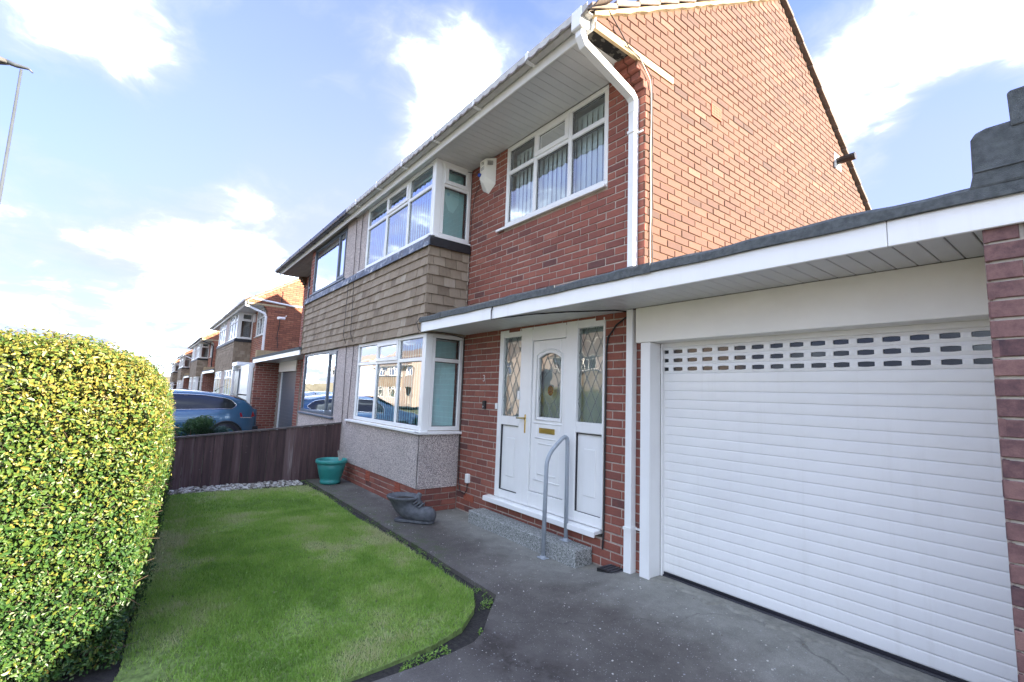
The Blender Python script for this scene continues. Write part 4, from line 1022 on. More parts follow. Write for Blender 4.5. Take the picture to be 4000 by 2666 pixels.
b = MB(); sqpipe(b, [(XD, 2.60, 4.60), (XD, 2.60, 4.45), (XD, 2.63, 4.40), (XD, 3.24, 4.22), (XD, 3.292, 4.17), (XD, 3.292, 4.06)], .036); b.build('swan_neck', PVC, dp, bevel=.003)
b = MB(); b.box(FY(2.655), XD - .06, XD + .06, 4.50, 4.672, 0, .122); b.build('gutter_outlet', PVC, dp, bevel=.008)
b = MB(); b.box(FY(3.33), XD - .039, XD + .039, 3.86, 3.885, .003, .079); b.box(FY(3.33), XD + .039, XD + .085, 3.865, 3.88, 0.0, .012); b.build('pipe_clip', PVC, dp)
b = MB(); b.tube([(XD + .06, 3.32, 4.10), (XD + .0, 3.27, 4.12)], .02, 6); 
b = MB(); sqpipe(b, [(XD, 3.292, 2.238), (XD, 3.292, .40)]); dp2 = b.build('downpipe', PVC, HOUSE, bevel=.004)
b = MB(); sqpipe(b, [(XD, 3.292, .42), (XD, 3.292, .03)], .037); b.build('pipe_socket', PVC, dp2, bevel=.004)
b = MB(); b.box(FY(3.33), XD - .04, XD + .04, .40, .425, .0, .08); b.box(FY(3.33), XD + .04, XD + .09, .405, .42, 0, .014); b.build('pipe_clip', PVC, dp2)
b = MB(); b.tube([PF(-2.92, .16, .02), PF(-2.915, .3, .014), PF(-2.915, 1.9, .012), PF(-2.90, 2.02, .012), PF(-2.80, 2.13, .014), PF(-2.68, 2.19, .016), PF(-2.66, 2.235, .02)], .008, 6); b.build('cable', CABLE_B, HOUSE)
# two cables hanging over the party line of the tile hanging
for dx in (0.02, 0.33):
    b = MB(); b.tube([(XP + dx + .03 * math.sin(z * 2.1 + dx * 9), 2.745 if z > 3.46 else (2.672 if z > 2.2 else 2.745), z) for z in (4.5, 4.1, 3.7, 3.5, 3.33, 3.0, 2.7, 2.4, 2.2, 2.1, 1.6, 1.2, .9)], .005, 5); b.build('cable', CABLE_B, NEIGH if dx < .1 else HOUSE)
# moss tufts along the eaves
V_, T_ = [], []
for _ in range(2600):
    x = R.uniform(-10.5, -3.0); y = 2.545 + R.random() * .08
    if vn1(x * 2.5, 3) < .35: continue
    z = rake(y) + .055; a = R.uniform(0, 6.28); l = R.uniform(.006, .03) * (1 + (vn2(x * 5, 1) > .75) * 1.0)
    V_ += [(x - .006, y, z), (x + .006, y, z), (x + math.cos(a) * .008, y + math.sin(a) * .008, z + l)]; T_.append(R.uniform(.3, 1))
o = fastmesh('moss', leaf_mat('roof_moss', [(0, (.05, .06, .025)), (1, (.2, .2, .13))], .9, .1), V_, 3, T_, HROOF, kind='stuff')

# ------------------------------------------------------------------ garage with canopy
GAR = thing('garage', 'flat felt roofed garage with white roller door and long white canopy fascia', 'garage', (-1.4, 5.5, 0))
FASC_Y, SOF_Z = 2.68, 2.24
# walls
b = MB(); b.box(FX(XG + 2.17), 2.715, 8.8, 0.0, 2.232, 0.0, .215); b.box(FY(8.8), XG + .01, XG + 2.17, 0, 2.232, -.1, 0); b.build('wall', MORTAR, GAR)
# right hand pier
PPX = -0.337
rows = []
PP = FY(2.70)
gauge = 0.0788
for k in range(-2, 30):
    z0 = 2.072 - gauge * 24 + gauge * k - gauge * 2
    a, c = z0 + .0055, z0 + gauge - .0055
    if a < 0.0 or a > 2.225: continue
    c = min(c, 2.228)
    if k % 2: segs = [(PPX, PPX + .104), (PPX + .116, PPX + .331), (PPX + .343, PPX + .55)]
    else: segs = [(PPX, PPX + .215), (PPX + .227, PPX + .442), (PPX + .454, PPX + .55)]
    for (s, e) in segs: rows.append((PP, (s, e, a, c), 0, R.uniform(-.25, .1)))
PSX = lambda u, v, n: (PPX - n, u, v)
for k in range(-2, 30):
    z0 = 2.072 - gauge * 24 + gauge * k - gauge * 2
    a, c = z0 + .0055, min(z0 + gauge - .0055, 2.228)
    if a < 0 or a > 2.225: continue
    s = 2.702
    L_ = .104 if k % 2 == 0 else .215
    while s < 3.30:
        rows.append((PSX, (s, min(s + L_, 3.30), a, c), 0, R.uniform(-.2, .1))); s += L_ + .012; L_ = .215
for (P, q, pr, bi) in rows:
    b = MB(); one_brick(b, P, q, pr, bi + .05); b.build('brick', BR_PIER, GAR)
b = MB(); b.box(PP, PPX + .012, PPX + .55, 0, 2.232, -.75, -.010); b.build('pier', simple('pale_mortar', (.44, .40, .34), .95, .15, 20, .5, 150), GAR)
# fascia in three lengths
for (a, c) in ((-5.40, -3.83), (-3.828, -0.655), (-0.652, 4.4)):
    b = MB(); b.box(FY(FASC_Y), a, c, 2.212, 2.336, -.02, 0); b.build('fascia', PVC, GAR, bevel=.003)
b = MB(); b.box(lambda u, v, n: (u, v, n), -5.40, -5.385, FASC_Y, YB - .05, 2.215, 2.335); b.build('fascia_return', PVC, GAR)
# soffit boards
I3 = lambda u, v, n: (u, v, n)
k = -2.66
while k < 4.3:
    b = MB(); b.box(I3, k, k + .0905, FASC_Y + .02, 3.262, SOF_Z, SOF_Z + .012); b.build('soffit_board', SOFFIT, GAR, bevel=.003); k += .095
for y in np.arange(FASC_Y + .021, YW - .01, .0635):
    b = MB(); b.box(I3, -5.385, -2.662, y, y + .060, SOF_Z, SOF_Z + .010); b.build('soffit_board', SOFFIT, GAR, bevel=.003)
b = MB(); b.box(I3, -5.38, 4.3, FASC_Y + .02, YW, SOF_Z + .0125, SOF_Z + .02); b.build('soffit_backing', SOFFIT_BR, GAR)
# felt roof and its turned-down edge, with the stepped upstand at the boundary
b = MB()
n = 90; vs = []
for i in range(n + 1):
    x = -5.42 + (4.4 + 5.42) * i / n  # roof runs on past the pier, unseen, to keep the lawn shaded
    t = 2.405 + .006 * math.sin(x * 5) + .004 * math.sin(x * 13.7)
    bt = 2.330 + .003 * math.sin(x * 9)
    vs += [(x, FASC_Y - .012, bt), (x, FASC_Y - .020, bt + .004), (x, FASC_Y - .018, t - .02), (x, FASC_Y + .005, t), (x, FASC_Y + .09, t + .004), (x, 9.0 if x > XG + .02 else YW - .005, t + .02)]
b.add(vs, [(6 * i + k, 6 * i + 6 + k, 6 * i + 7 + k, 6 * i + 1 + k) for i in range(n) for k in range(5)])
b.add([(-5.42, FASC_Y, 2.337), (4.4, FASC_Y, 2.337), (4.4, 9.0, 2.337), (-5.42, YW, 2.337)], [(0, 1, 2, 3)])
rf = b.build('roof', FELT, GAR, smooth=False)
for xj in (-4.97, -3.02, -2.06):
    b = MB(); b.box(FY(FASC_Y - .019), xj, xj + .10, 2.328, 2.400, -.002, .006); b.build('felt_lap', FELT, rf, bevel=.002)
b = MB()
up = [(-.365, 2.38), (-.352, 2.44), (-.350, 2.60), (-.335, 2.625), (-.30, 2.636), (.35, 2.640), (.36, 2.38)]
b.prism(up, lambda p, y: (p[0], y, p[1]), FASC_Y - .022, 8.8); b.build('felt_upstand', FELT, rf, bevel=.012, segs=2)
b = MB(); b.prism([(-.228, 2.606), (-.232, 2.75), (-.222, 2.758), (.24, 2.758), (.24, 2.606)], lambda p, y: (p[0], y, p[1]), FASC_Y - .030, 8.8); b.build('felt_upstand', FELT, rf, bevel=.01, segs=2)
for (xa, za, zb_) in ((-.10, 2.40, 2.60), (.16, 2.40, 2.60)):
    b = MB(); b.box(FY(FASC_Y - .022), xa, xa + .004, za, zb_, -.004, .005); b.build('felt_lap', FELT, rf)
b = MB(); b.box(FY(FASC_Y - .022), -.345, .34, 2.448, 2.456, -.004, .006); b.build('felt_lap', FELT, rf, bevel=.002)
# lintel board, post, guides
b = MB(); b.box(FY(3.26), XG - .035, PPX + .02, 1.942, 2.238, -.045, 0); b.build('lintel_panel', PVC_CREAM, GAR, bevel=.003)
b = MB(); b.box(FY(3.26), XG + .01, PPX, 1.944, 1.952, -.20, -.046); b.build('lintel_underside', PVC_CREAM, GAR)
b = MB(); b.box(FY(3.27), XG + .010, XG + .104, .060, 1.941, -.145, 0); b.build('door_post', PVC, GAR, bevel=.004)
b = MB(); b.box(FY(3.415), XG + .104, XG + .121, .062, 1.941, -.04, .0); b.build('guide_rail', PVC, GAR, bevel=.002)
# a brick-coloured strip of the house corner shows behind the pipe (laid with the house); door
RD_Y = 3.445
x0, x1 = XG + .11, PPX + .05
SL = .0718
prof = [(-.0022, 0.0), (.0005, .0016), (.0012, .010), (.0021, .028), (.0021, .044), (.0012, .062), (.0005, .0700), (-.0022, .0716)]
b = MB(); b.box(FY(RD_Y), x0, x1, .07, .112, -.03, .006); b.tube([(x0, RD_Y - .012, .082), (x1, RD_Y - .012, .082)], .012, 6); 
b.build('door_seal', RUBBER, GAR)
b = MB(); b.box(FY(RD_Y + .012), x0, x1, .112, 1.95, -.012, -.004); RD = b.build('roller_door', PVC, GAR)
zb = .112
for k in range(22):
    b = MB(); z = zb + k * SL
    vs = [(x, RD_Y - n_, z + h) for x in (x0, x1) for (n_, h) in prof]; m_ = len(prof)
    b.add(vs, [(i, i + 1, m_ + i + 1, m_ + i) for i in range(m_ - 1)]); b.build('slat', PVC, RD, smooth=True)
b = MB(); z = zb + 25 * SL
vs = [(x, RD_Y - n_, z + h) for x in (x0, x1) for (n_, h) in prof]; b.add(vs, [(i, i + 1, m_ + i + 1, m_ + i) for i in range(m_ - 1)]); b.build('slat', PVC, RD, smooth=True)
HX0, HP, HW, HH = -2.435 + .004, .1285, .086, .033
for r in range(3):
    z = zb + (22 + r) * SL; zc = z + SL / 2
    b = MB(); edges = []
    k = -1; cx = []
    while HX0 + k * HP < x1: cx.append(HX0 + k * HP + HW / 2); k += 1
    cells = [(c - HP / 2, c + HP / 2, c) for c in cx]
    for (a, c, m0) in cells:
        N_ = 6
        lens = lambda s: (HH / 2) * (0.80 + .20 * (1 - (2 * s - 1) ** 2))
        for i in range(N_):
            s, e = i / N_, (i + 1) / N_
            us, ue = m0 - HW / 2 + HW * s, m0 - HW / 2 + HW * e
            for sg in (1, -1):
                zt = zc + sg * SL * .495
                b.add([(us, RD_Y - .004, zc + sg * lens(s)), (ue, RD_Y - .004, zc + sg * lens(e)), (ue, RD_Y, zt), (us, RD_Y, zt), (us, RD_Y + .008, zc + sg * lens(s)), (ue, RD_Y + .008, zc + sg * lens(e))], [(0, 1, 2, 3), (0, 4, 5, 1)])
        for (p, q, sg) in ((a, m0 - HW / 2, 1), (m0 + HW / 2, c, -1)):
            b.add([(p, RD_Y, zc - SL * .495), (q, RD_Y, zc - SL * .495), (q, RD_Y - .004, zc - HH * .40), (p, RD_Y - .004, zc - HH * .40), (p, RD_Y - .004, zc + HH * .40), (q, RD_Y - .004, zc + HH * .40), (p, RD_Y, zc + SL * .495), (q, RD_Y, zc + SL * .495)], [(0, 1, 2, 3), (3, 2, 5, 4), (4, 5, 7, 6)])
            qq = q if sg == 1 else p
            b.add([(qq, RD_Y - .004, zc - HH * .4), (qq, RD_Y - .004, zc + HH * .4), (qq, RD_Y + .008, zc + HH * .4), (qq, RD_Y + .008, zc - HH * .4)], [(0, 1, 2, 3)])
    b.build('slat', PVC, RD)
    for m0 in cx:
        if m0 - HW / 2 < x0 - .04: continue
        b = MB(); b.add([(m0 - HW / 2, RD_Y + .007, zc - HH / 2), (m0 + HW / 2, RD_Y + .007, zc - HH / 2), (m0 + HW / 2, RD_Y + .007, zc + HH / 2), (m0 - HW / 2, RD_Y + .007, zc + HH / 2)], [(0, 1, 2, 3)]); b.build('vision_pane', DARKGLASS, RD)
b = MB(); b.tube([(-3.84, FASC_Y - .004, 2.34), (-3.85, FASC_Y - .012, 2.29), (-3.85, FASC_Y - .01, 2.205), (-3.80, FASC_Y + .05, 2.222), (-3.4, 2.85, 2.232), (-3.1, 2.98, 2.235), (-2.72, 3.2, 2.235), (-2.66, 3.31, 2.23)], .006, 6); b.build('cable', CABLE_B, GAR)
b = MB(); b.tube([(-5.41, FASC_Y - .01, 2.40), (-5.44, FASC_Y - .04, 2.33), (-5.42, FASC_Y - .02, 2.24), (-5.38, 2.70, 2.205), (-5.2, 2.9, 2.212), (-5.39, 3.3, 2.2)], .005, 5); b.build('cable', CABLE_B, GAR)

SHADE_GAR = thing('garage', "next door's garage with white up-and-over door right of the plum brick pier", 'garage', (2.3, 5.5, 0))  # unseen block, widened and closed so low sun misses the lawn
b = MB(); b.box(FY(3.445), .20, 4.25, .05, 2.23, -.04, 0); d2 = b.build('garage_door', PVC, SHADE_GAR)
for i in range(12):
    b = MB(); b.box(FY(3.445), .24 + i * .33, .55 + i * .33, .1, 1.95, 0, .012); b.build('door_rib', PVC, d2, bevel=.005)
b = MB(); b.box(FX(4.25), 2.72, 8.9, 0, 2.33, 0, .2); b.box(FY(8.9), .0, 4.25, 0, 2.33, -.1, 0); b.build('wall', BR_PIER, SHADE_GAR)

# ------------------------------------------------------------------ step, rail, gully, pot, boot
b = MB(); b.box(I3, -4.765, -3.045, 3.105, YW - .012, -.02, .142); o = b.build('door_step', AGG, bevel=.008, segs=2); tag(o, 'rough exposed-aggregate concrete step below the white front door', 'step')
HRL = thing('handrail', 'bent grey tubular steel handrail beside the front door step', 'handrail', (-3.39, 3.04, 0))
def smooth_path(pts, rr, n=8):
    o_ = [Vector(pts[0])]
    for i in range(1, len(pts) - 1):
        p, a, c = Vector(pts[i]), Vector(pts[i - 1]), Vector(pts[i + 1])
        d0 = (a - p).normalized() * min(rr, (a - p).length * .45); d1 = (c - p).normalized() * min(rr, (c - p).length * .45)
        for k in range(n + 1):
            t = k / n; o_.append((p + d0) * (1 - t) ** 2 + p * 2 * t * (1 - t) + (p + d1) * t * t)
    o_.append(Vector(pts[-1])); return o_
b = MB(); b.tube(smooth_path([(-3.392, 3.042, .005), (-3.378, 3.042, .915), (-3.325, 3.252, 1.135), (-3.316, 3.252, .145)], .11), .0195, 12); b.build('tube', STEEL, HRL, smooth=True)
for (x, y, z) in ((-3.392, 3.042, .001), (-3.316, 3.252, .143)):
    b = MB(); b.box(I3, x - .045, x + .045, y - .035, y + .035, z, z + .008); b.build('base_plate', STEEL, HRL, bevel=.002)
    b = MB(); b.lathe([(.027, 0), (.027, .008), (.02, .016)], (x, y, z + .008), 12); b.build('collar', STEEL, HRL)
GU = thing('drain_gully', 'dark square drain grating at the foot of the white downpipe', 'drain', (-2.7, 3.24, 0))
b = MB(); b.box(I3, -2.845, -2.60, 3.16, 3.325, .02, .058); b.build('frame', BLACKP, GU)
for k in range(6):
    b = MB(); x = -2.83 + k * .038; b.box(I3, x, x + .02, 3.175, 3.315, .058, .066); b.build('bar', LEAD, GU, bevel=.002)
POT = thing('plant_pot', 'round teal plastic plant pot in the corner by the fence and bay', 'plant pot', (-7.76, 2.46, 0))
pc = (-7.76, 2.46, 0)
b = MB(); b.lathe([(0.13, 0.0), (.15, .01), (.155, .05), (.145, .055), (.165, .10), (.195, .22), (.212, .30), (.205, .305), (.232, .315), (.238, .335), (.236, .365), (.228, .372), (.212, .365), (.205, .33), (.19, .29)], pc, 32); b.build('pot', TEAL, POT, smooth=True)
b = MB(); b.lathe([(0, .30), (.1, .302), (.198, .297)], pc, 20); b.build('compost', SOIL, POT)
b = MB()
for i in range(5):
    a = i * 1.3; b.tube([(pc[0] + .09, pc[1] + .10, .30), (pc[0] + .09 + .02 * math.cos(a), pc[1] + .10 + .02 * math.sin(a), .38), (pc[0] + .09 + .05 * math.cos(a), pc[1] + .1 + .05 * math.sin(a), .44 + .02 * i)], [.012, .009, .005], 6)
b.build('dead_stem', simple('dried_stem', (.40, .38, .34), .9), POT)

BT = thing('boot_planter', 'grey cast stone planter shaped like an old laced boot on the path', 'planter', (-5.05, 2.62, 0))
def boot():
    # rings: centre (along, up), radii, tilt of ring normal; local axis: +a = toe
    D = Vector((0.75, 0.66, 0)).normalized(); S = Vector((-0.66, 0.75, 0)).normalized()
    base = Vector((-5.19, 2.50, 0))
    SCB = .90
    # from toe to ankle (ring planes vertical), then up to the cuff
    spec = [((.425, .085), .010, .010, 90), ((.420, .088), .050, .045, 90), ((.395, .092), .092, .075, 90), ((.34, .100), .115, .095, 90), ((.27, .100), .112, .097, 88), ((.20, .105), .105, .100, 80), ((.14, .118), .108, .116, 66), ((.08, .138), .115, .132, 45), ((.03, .168), .125, .140, 24), ((.0, .205), .135, .145, 10), ((-.01, .238), .150, .160, 3), ((-.012, .266), .170, .185, 0), ((-.012, .290), .192, .210, -2), ((-.012, .308), .196, .214, -2), ((-.012, .314), .184, .200, -2), ((-.012, .288), .158, .172, 0), ((-.01, .25), .135, .145, 0)]
    vs = []; seg = 22
    for ((a, z), rs, ra, tilt) in spec:
        t = rad(tilt); ax = D * math.cos(t) + Vector((0, 0, 1)) * math.sin(t)
        for k in range(seg):
            an = 2 * math.pi * k / seg
            p = base + D * a + Vector((0, 0, z)) + S * (rs * math.cos(an)) + ax * (ra * math.sin(an))
            j = 1 + .02 * math.sin(an * 5 + a * 40) + .012 * math.sin(an * 9 + z * 70)
            c = base + D * a + Vector((0, 0, z)); p = c + (p - c) * j
            p = base + (p - base) * SCB; p.z = max(p.z, .012)
            vs.append(tuple(p))
    fs = [(i * seg + k, i * seg + (k + 1) % seg, (i + 1) * seg + (k + 1) % seg, (i + 1) * seg + k) for i in range(len(spec) - 1) for k in range(seg)]
    b = MB(); b.add(vs, fs + [tuple(range(seg))])
    b.build('boot_body', CONC, BT, smooth=True)
    # heel block and sole
    b = MB()
    sole = [(-.15, .085), (-.165, 0), (-.15, -.085), (-.05, -.10), (.08, -.085), (.20, -.105), (.31, -.095), (.355, -.04), (.36, 0), (.355, .04), (.31, .095), (.20, .105), (.08, .085), (-.05, .10)]
    b.prism(sole, lambda p, z: tuple(base + D * (p[0] * .98 + .06) * .9 + S * p[1] * .80 + Vector((0, 0, z))), .002, .030); b.build('sole', CONC, BT, bevel=.006, segs=2)
    b = MB(); b.lathe([(0, .245), (.06, .258), (.10, .25), (.145, .24)], tuple(base + D * -.012), 16); b.build('compost', SOIL, BT)
    # tongue and lace folds
    b = MB(); b.tube([base + D * .185 + Vector((0, 0, .315)), base + D * .165 + Vector((0, 0, .26)), base + D * .185 + Vector((0, 0, .215)), base + D * .235 + Vector((0, 0, .19))], [.028, .034, .03, .02], 8); b.build('tongue', CONC, BT, smooth=True)
    for i, (a, z) in enumerate(((.175, .235), (.20, .213), (.235, .196))):
        b = MB(); b.tube([base + D * (a - .03) + S * .085 + Vector((0, 0, z - .02)), base + D * a + S * .03 + Vector((0, 0, z + .01)), base + D * (a + .004) - S * .03 + Vector((0, 0, z + .01)), base + D * (a - .03) - S * .085 + Vector((0, 0, z - .02))], .009, 6); b.build('lace', CONC, BT, smooth=True)
boot()

# ------------------------------------------------------------------ fence between the gardens
FN = thing('fence', 'low dark brown vertical board fence between the two front gardens', 'fence', (XP, 1.5, 0))
ftop = lambda y: .67 + (y - .36) * .088
y = -0.55; FXP = FX(XP)
while y < 2.745:
    wd = min(R.uniform(.118, .128), 2.757 - y)
    b = MB(); t = ftop(y + wd / 2) + R.uniform(-.002, .002); nn = R.uniform(.000, .006)
    b.box(FXP, y + .002, y + wd - .002, -.03, t, -.012 + nn, .006 + nn, R.random()); b.build('plank', FENCEM, FN, bevel=.002); y += wd
b = MB()
b.add([(XP + dx, yy, ftop(yy) + dz) for yy in (-.55, 2.757) for dx, dz in ((-.03, .002), (.03, .002), (.03, .026), (-.03, .026))], [(0, 1, 2, 3), (7, 6, 5, 4), (0, 4, 5, 1), (1, 5, 6, 2), (2, 6, 7, 3), (3, 7, 4, 0)], .85)
b.build('capping_rail', simple('weathered_capping', (.10, .082, .075), .8, .3, 12, dirt=.6, dirtcol=(.26, .26, .26)), FN)
for yy in (.1, 1.3, 2.55):
    b = MB(); b.box(FXP, yy, yy + .08, -.05, ftop(yy) - .05, -.10, -.014, .4); b.build('post', FENCEM, FN)
for zz in (.12, .5):
    b = MB(); b.box(FXP, -.5, 2.74, zz, zz + .05, -.05, -.013, .4); b.build('rail', FENCEM, FN)

# ------------------------------------------------------------------ hedge
HG = thing('privet_hedge', 'clipped golden privet hedge with rounded yellow-green top along the front lawn', 'hedge', (-5.4, -.6, 0))
hx0, hx1 = -7.75, -3.30
face_y = lambda x: .045 + (-3.3 - x) * .072
htop = 1.665
HN = [(0.0, 0.0), (.02, .5), (.045, .95), (.055, 1.20), (.035, 1.36), (-.015, 1.49), (-.12, 1.59), (-.33, 1.655), (-1.0, htop), (-1.35, 1.55), (-1.5, 1.3), (-1.5, 0)]
HF = [(0.0, 0.0), (-.005, .5), (-.045, .95), (-.08, 1.22), (-.14, 1.42), (-.235, 1.55), (-.38, 1.63), (-.6, htop), (-1.0, htop), (-1.35, 1.55), (-1.5, 1.3), (-1.5, 0)]
def hsec(s, x=-3.3):   # cross section from lawn foot over the top to the street foot: (dy from face, z, normal y, normal z)
    q_ = min(1, max(0, (hx1 - x) / (hx1 - hx0)))
    pts = [(p[0] * (1 - q_) + r_[0] * q_, p[1] * (1 - q_) + r_[1] * q_) for p, r_ in zip(HN, HF)]
    L = [0]
    for i in range(1, len(pts)): L.append(L[-1] + math.dist(pts[i], pts[i - 1]))
    d = s * L[-1]
    for i in range(1, len(pts)):
        if d <= L[i] + 1e-9:
            t = (d - L[i - 1]) / (L[i] - L[i - 1]); a, c = pts[i - 1], pts[i]
            ty, tz = (c[0] - a[0]), (c[1] - a[1]); n = math.hypot(ty, tz)
            return a[0] + ty * t, a[1] + tz * t, tz / n, -ty / n
SECL = 4.6
b = MB(); ns = 30; xs_ = np.linspace(hx0, hx1, 24)
vs = []
for x in xs_:
    for k in range(ns + 1):
        dy, z, ny, nz = hsec(k / ns, x); vs.append((x + (-.06 if x == xs_[-1] else .0), face_y(x) + dy - ny * .07, max(-.03, z - nz * .07)))
fs = [(i * (ns + 1) + k, i * (ns + 1) + k + 1, (i + 1) * (ns + 1) + k + 1, (i + 1) * (ns + 1) + k) for i in range(len(xs_) - 1) for k in range(ns)]
fs += [tuple(range(ns + 1)), tuple((len(xs_) - 1) * (ns + 1) + k for k in range(ns, -1, -1))]
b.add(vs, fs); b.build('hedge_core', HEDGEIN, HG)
def leaf_quads(P, Nn, size, tones, spread=0.95, aspect=.60):
    """P (n,3) centres, Nn (n,3) outward normals -> two folded triangles per leaf"""
    n = len(P)
    rnd = NP.normal(size=(n, 3)); nn = Nn + rnd * spread * .55; nn /= np.linalg.norm(nn, axis=1)[:, None]
    ax = NP.normal(size=(n, 3)) + np.array([0, 0, .35]); ax -= nn * (ax * nn).sum(1)[:, None]; ax /= np.linalg.norm(ax, axis=1)[:, None]
    sd_ = np.cross(nn, ax)
    L = size[:, None]; fold = NP.uniform(.06, .22, (n, 1))
    base = P - ax * L * .5; tip = P + ax * L * .5 - nn * L * NP.uniform(0, .18, (n, 1))
    mid = P - nn * L * .04
    lf = P + sd_ * L * aspect * .5 + nn * L * fold; rt = P - sd_ * L * aspect * .5 + nn * L * fold
    l2 = base + (ax * .30 + sd_ * aspect * .40) * L + nn * L * fold * .7; r2 = base + (ax * .30 - sd_ * aspect * .40) * L + nn * L * fold * .7
    l3 = base + (ax * .74 + sd_ * aspect * .36) * L + nn * L * fold * .6; r3 = base + (ax * .74 - sd_ * aspect * .36) * L + nn * L * fold * .6
    A = np.stack([base, l2, l3, tip], 1).reshape(-1, 3); B = np.stack([base, tip, r3, r2], 1).reshape(-1, 3)
    return np.concatenate([A, B]), np.concatenate([tones, tones])
NL = 150000
PX, NX, SZ, TN = [], [], [], []
def hedge_bump(x, s): return .06 * (vn1(x * 4 + 11, s * 14) - .5) + .05 * (vn2(x * 11, s * 40) - .5)
while len(PX) < NL:
    if R.random() < .36:      # the end facing the driveway
        y = R.uniform(-1.5, .15); z = R.uniform(0.0, htop + .02)
        d = face_y(hx1) - y
        # inside the section?
        top = htop
        prof_z = np.interp(-d, [-1.5, -1.35, -1.0, -.33, -.12, 0.0, .055, .08], [1.3, 1.55, htop, 1.655, 1.59, 1.49, 1.36, 1.20])
        if y > face_y(hx1) + float(np.interp(z, [0, .5, .95, 1.2, 1.36], [0, .02, .045, .055, .035])) or z > prof_z: continue
        dep = -.05 + .11 * R.random() - .07 * R.random() + hedge_bump(y, z)
        edge_r = min(prof_z - z, .25); dep -= max(0, .22 - edge_r) ** 2 * 1.6
        er = min(d + .07, .2); dep -= max(0, .12 - er) ** 2 * 3
        p = (hx1 + dep + .02, y, z); nrm = (1, .25, .25)
    else:
        x = hx1 - (abs(R.random()) ** 1.25) * (hx1 - hx0); s = R.uniform(0, .80)
        dy, z, ny, nz = hsec(s, x)
        dep = -.05 + .10 * R.random() - .06 * R.random() + hedge_bump(x, s)
        p = (x, face_y(x) + dy + ny * dep, z + nz * dep); nrm = (.15, ny, nz + .15)
    PX.append(p); NX.append(nrm)
    SZ.append(R.uniform(.011, .026) if R.random() < .94 else R.uniform(.026, .036))
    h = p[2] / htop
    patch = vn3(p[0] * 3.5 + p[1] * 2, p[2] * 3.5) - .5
    TN.append(min(1, max(0, .34 + .36 * max(0, h - .45) / .55 + patch * .35 + R.gauss(0, .17) + (.35 if R.random() < .05 else 0))))  # upper leaves yellower: sunlight on the hedge top put into the tone
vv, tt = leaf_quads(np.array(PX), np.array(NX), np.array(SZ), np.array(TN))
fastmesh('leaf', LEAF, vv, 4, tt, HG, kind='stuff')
b = MB()
for _ in range(1800):
    if R.random() < .45: p0 = Vector((hx1 - .05, R.uniform(-1.3, .05), R.uniform(.02, 1.45))); d = Vector((1, R.uniform(-.8, .8), R.uniform(-.2, 1))).normalized()
    else:
        x = R.uniform(hx0, hx1); dy, z, ny, nz = hsec(R.uniform(0, .5), x); p0 = Vector((x, face_y(x) + dy - ny * .06, z - nz * .06)); d = Vector((R.uniform(-.8, .8), ny, nz + R.uniform(-.2, .8))).normalized()
    l = R.uniform(.06, .15); b.tube([p0, p0 + d * l * .6 + Vector((0, 0, .006)), p0 + d * l], [.0022, .0016, .0009], 4, cap=False)
b.build('twig', BARK, HG, kind='stuff')

# ------------------------------------------------------------------ shrub beyond the fence
def shrub(name, label, c, r, n, mt, size=(.02, .045), flat=.9, lobes=16):
    S_ = thing(name, label, 'shrub', (c[0], c[1], gz(c[0])))
    b = MB()
    for k in range(6):
        a = k * 1.05; b.tube([(c[0], c[1], gz(c[0])), (c[0] + .3 * r[0] * math.cos(a), c[1] + .3 * r[1] * math.sin(a), c[2] - .2 * r[2]), (c[0] + .7 * r[0] * math.cos(a), c[1] + .7 * r[1] * math.sin(a), c[2] + .3 * r[2])], [.02, .013, .006], 5)
    b.build('stem', BARK, S_)
    ce = []
    for k in range(lobes):
        d = Vector((R.gauss(0, 1), R.gauss(0, 1), R.gauss(.2, .8))).normalized(); q = R.uniform(.45, .85)
        ce.append((c[0] + d.x * r[0] * q, c[1] + d.y * r[1] * q, c[2] + d.z * r[2] * q, R.uniform(.28, .45) * min(r)))
    P, N_, S2, T2 = [], [], [], []
    for _ in range(n):
        lx, ly, lz, lr = R.choice(ce); d = Vector((R.gauss(0, 1), R.gauss(0, 1), R.gauss(.1, 1))).normalized(); q = lr * R.uniform(.55, 1.08)
        p = (lx + d.x * q, ly + d.y * q, lz + d.z * q)
        if p[2] < gz(c[0]): continue
        P.append(p); N_.append(tuple(d)); S2.append(R.uniform(*size)); T2.append(min(1, max(0, .45 + .35 * d.z + R.gauss(0, .15))))
    vv, tt = leaf_quads(np.array(P), np.array(N_), np.array(S2), np.array(T2), .8, .4)
    fastmesh('foliage', mt, vv, 4, tt, S_, kind='stuff'); return S_
shrub('conifer_shrub', 'rounded dark green conifer shrub just beyond the brown fence', (-9.3, .66, .60), (.42, .36, .54), 11000, SHRUBM, (.02, .05))
shrub('ground_shrub', 'low spreading bluish green shrub between the fence and the parked car', (-9.4, 1.14, .44), (.5, .36, .38), 8000, leaf_mat('blue_shrub_leaf', [(0, (.012, .035, .03)), (.6, (.03, .075, .06)), (1, (.10, .17, .14))], .5), (.018, .04))

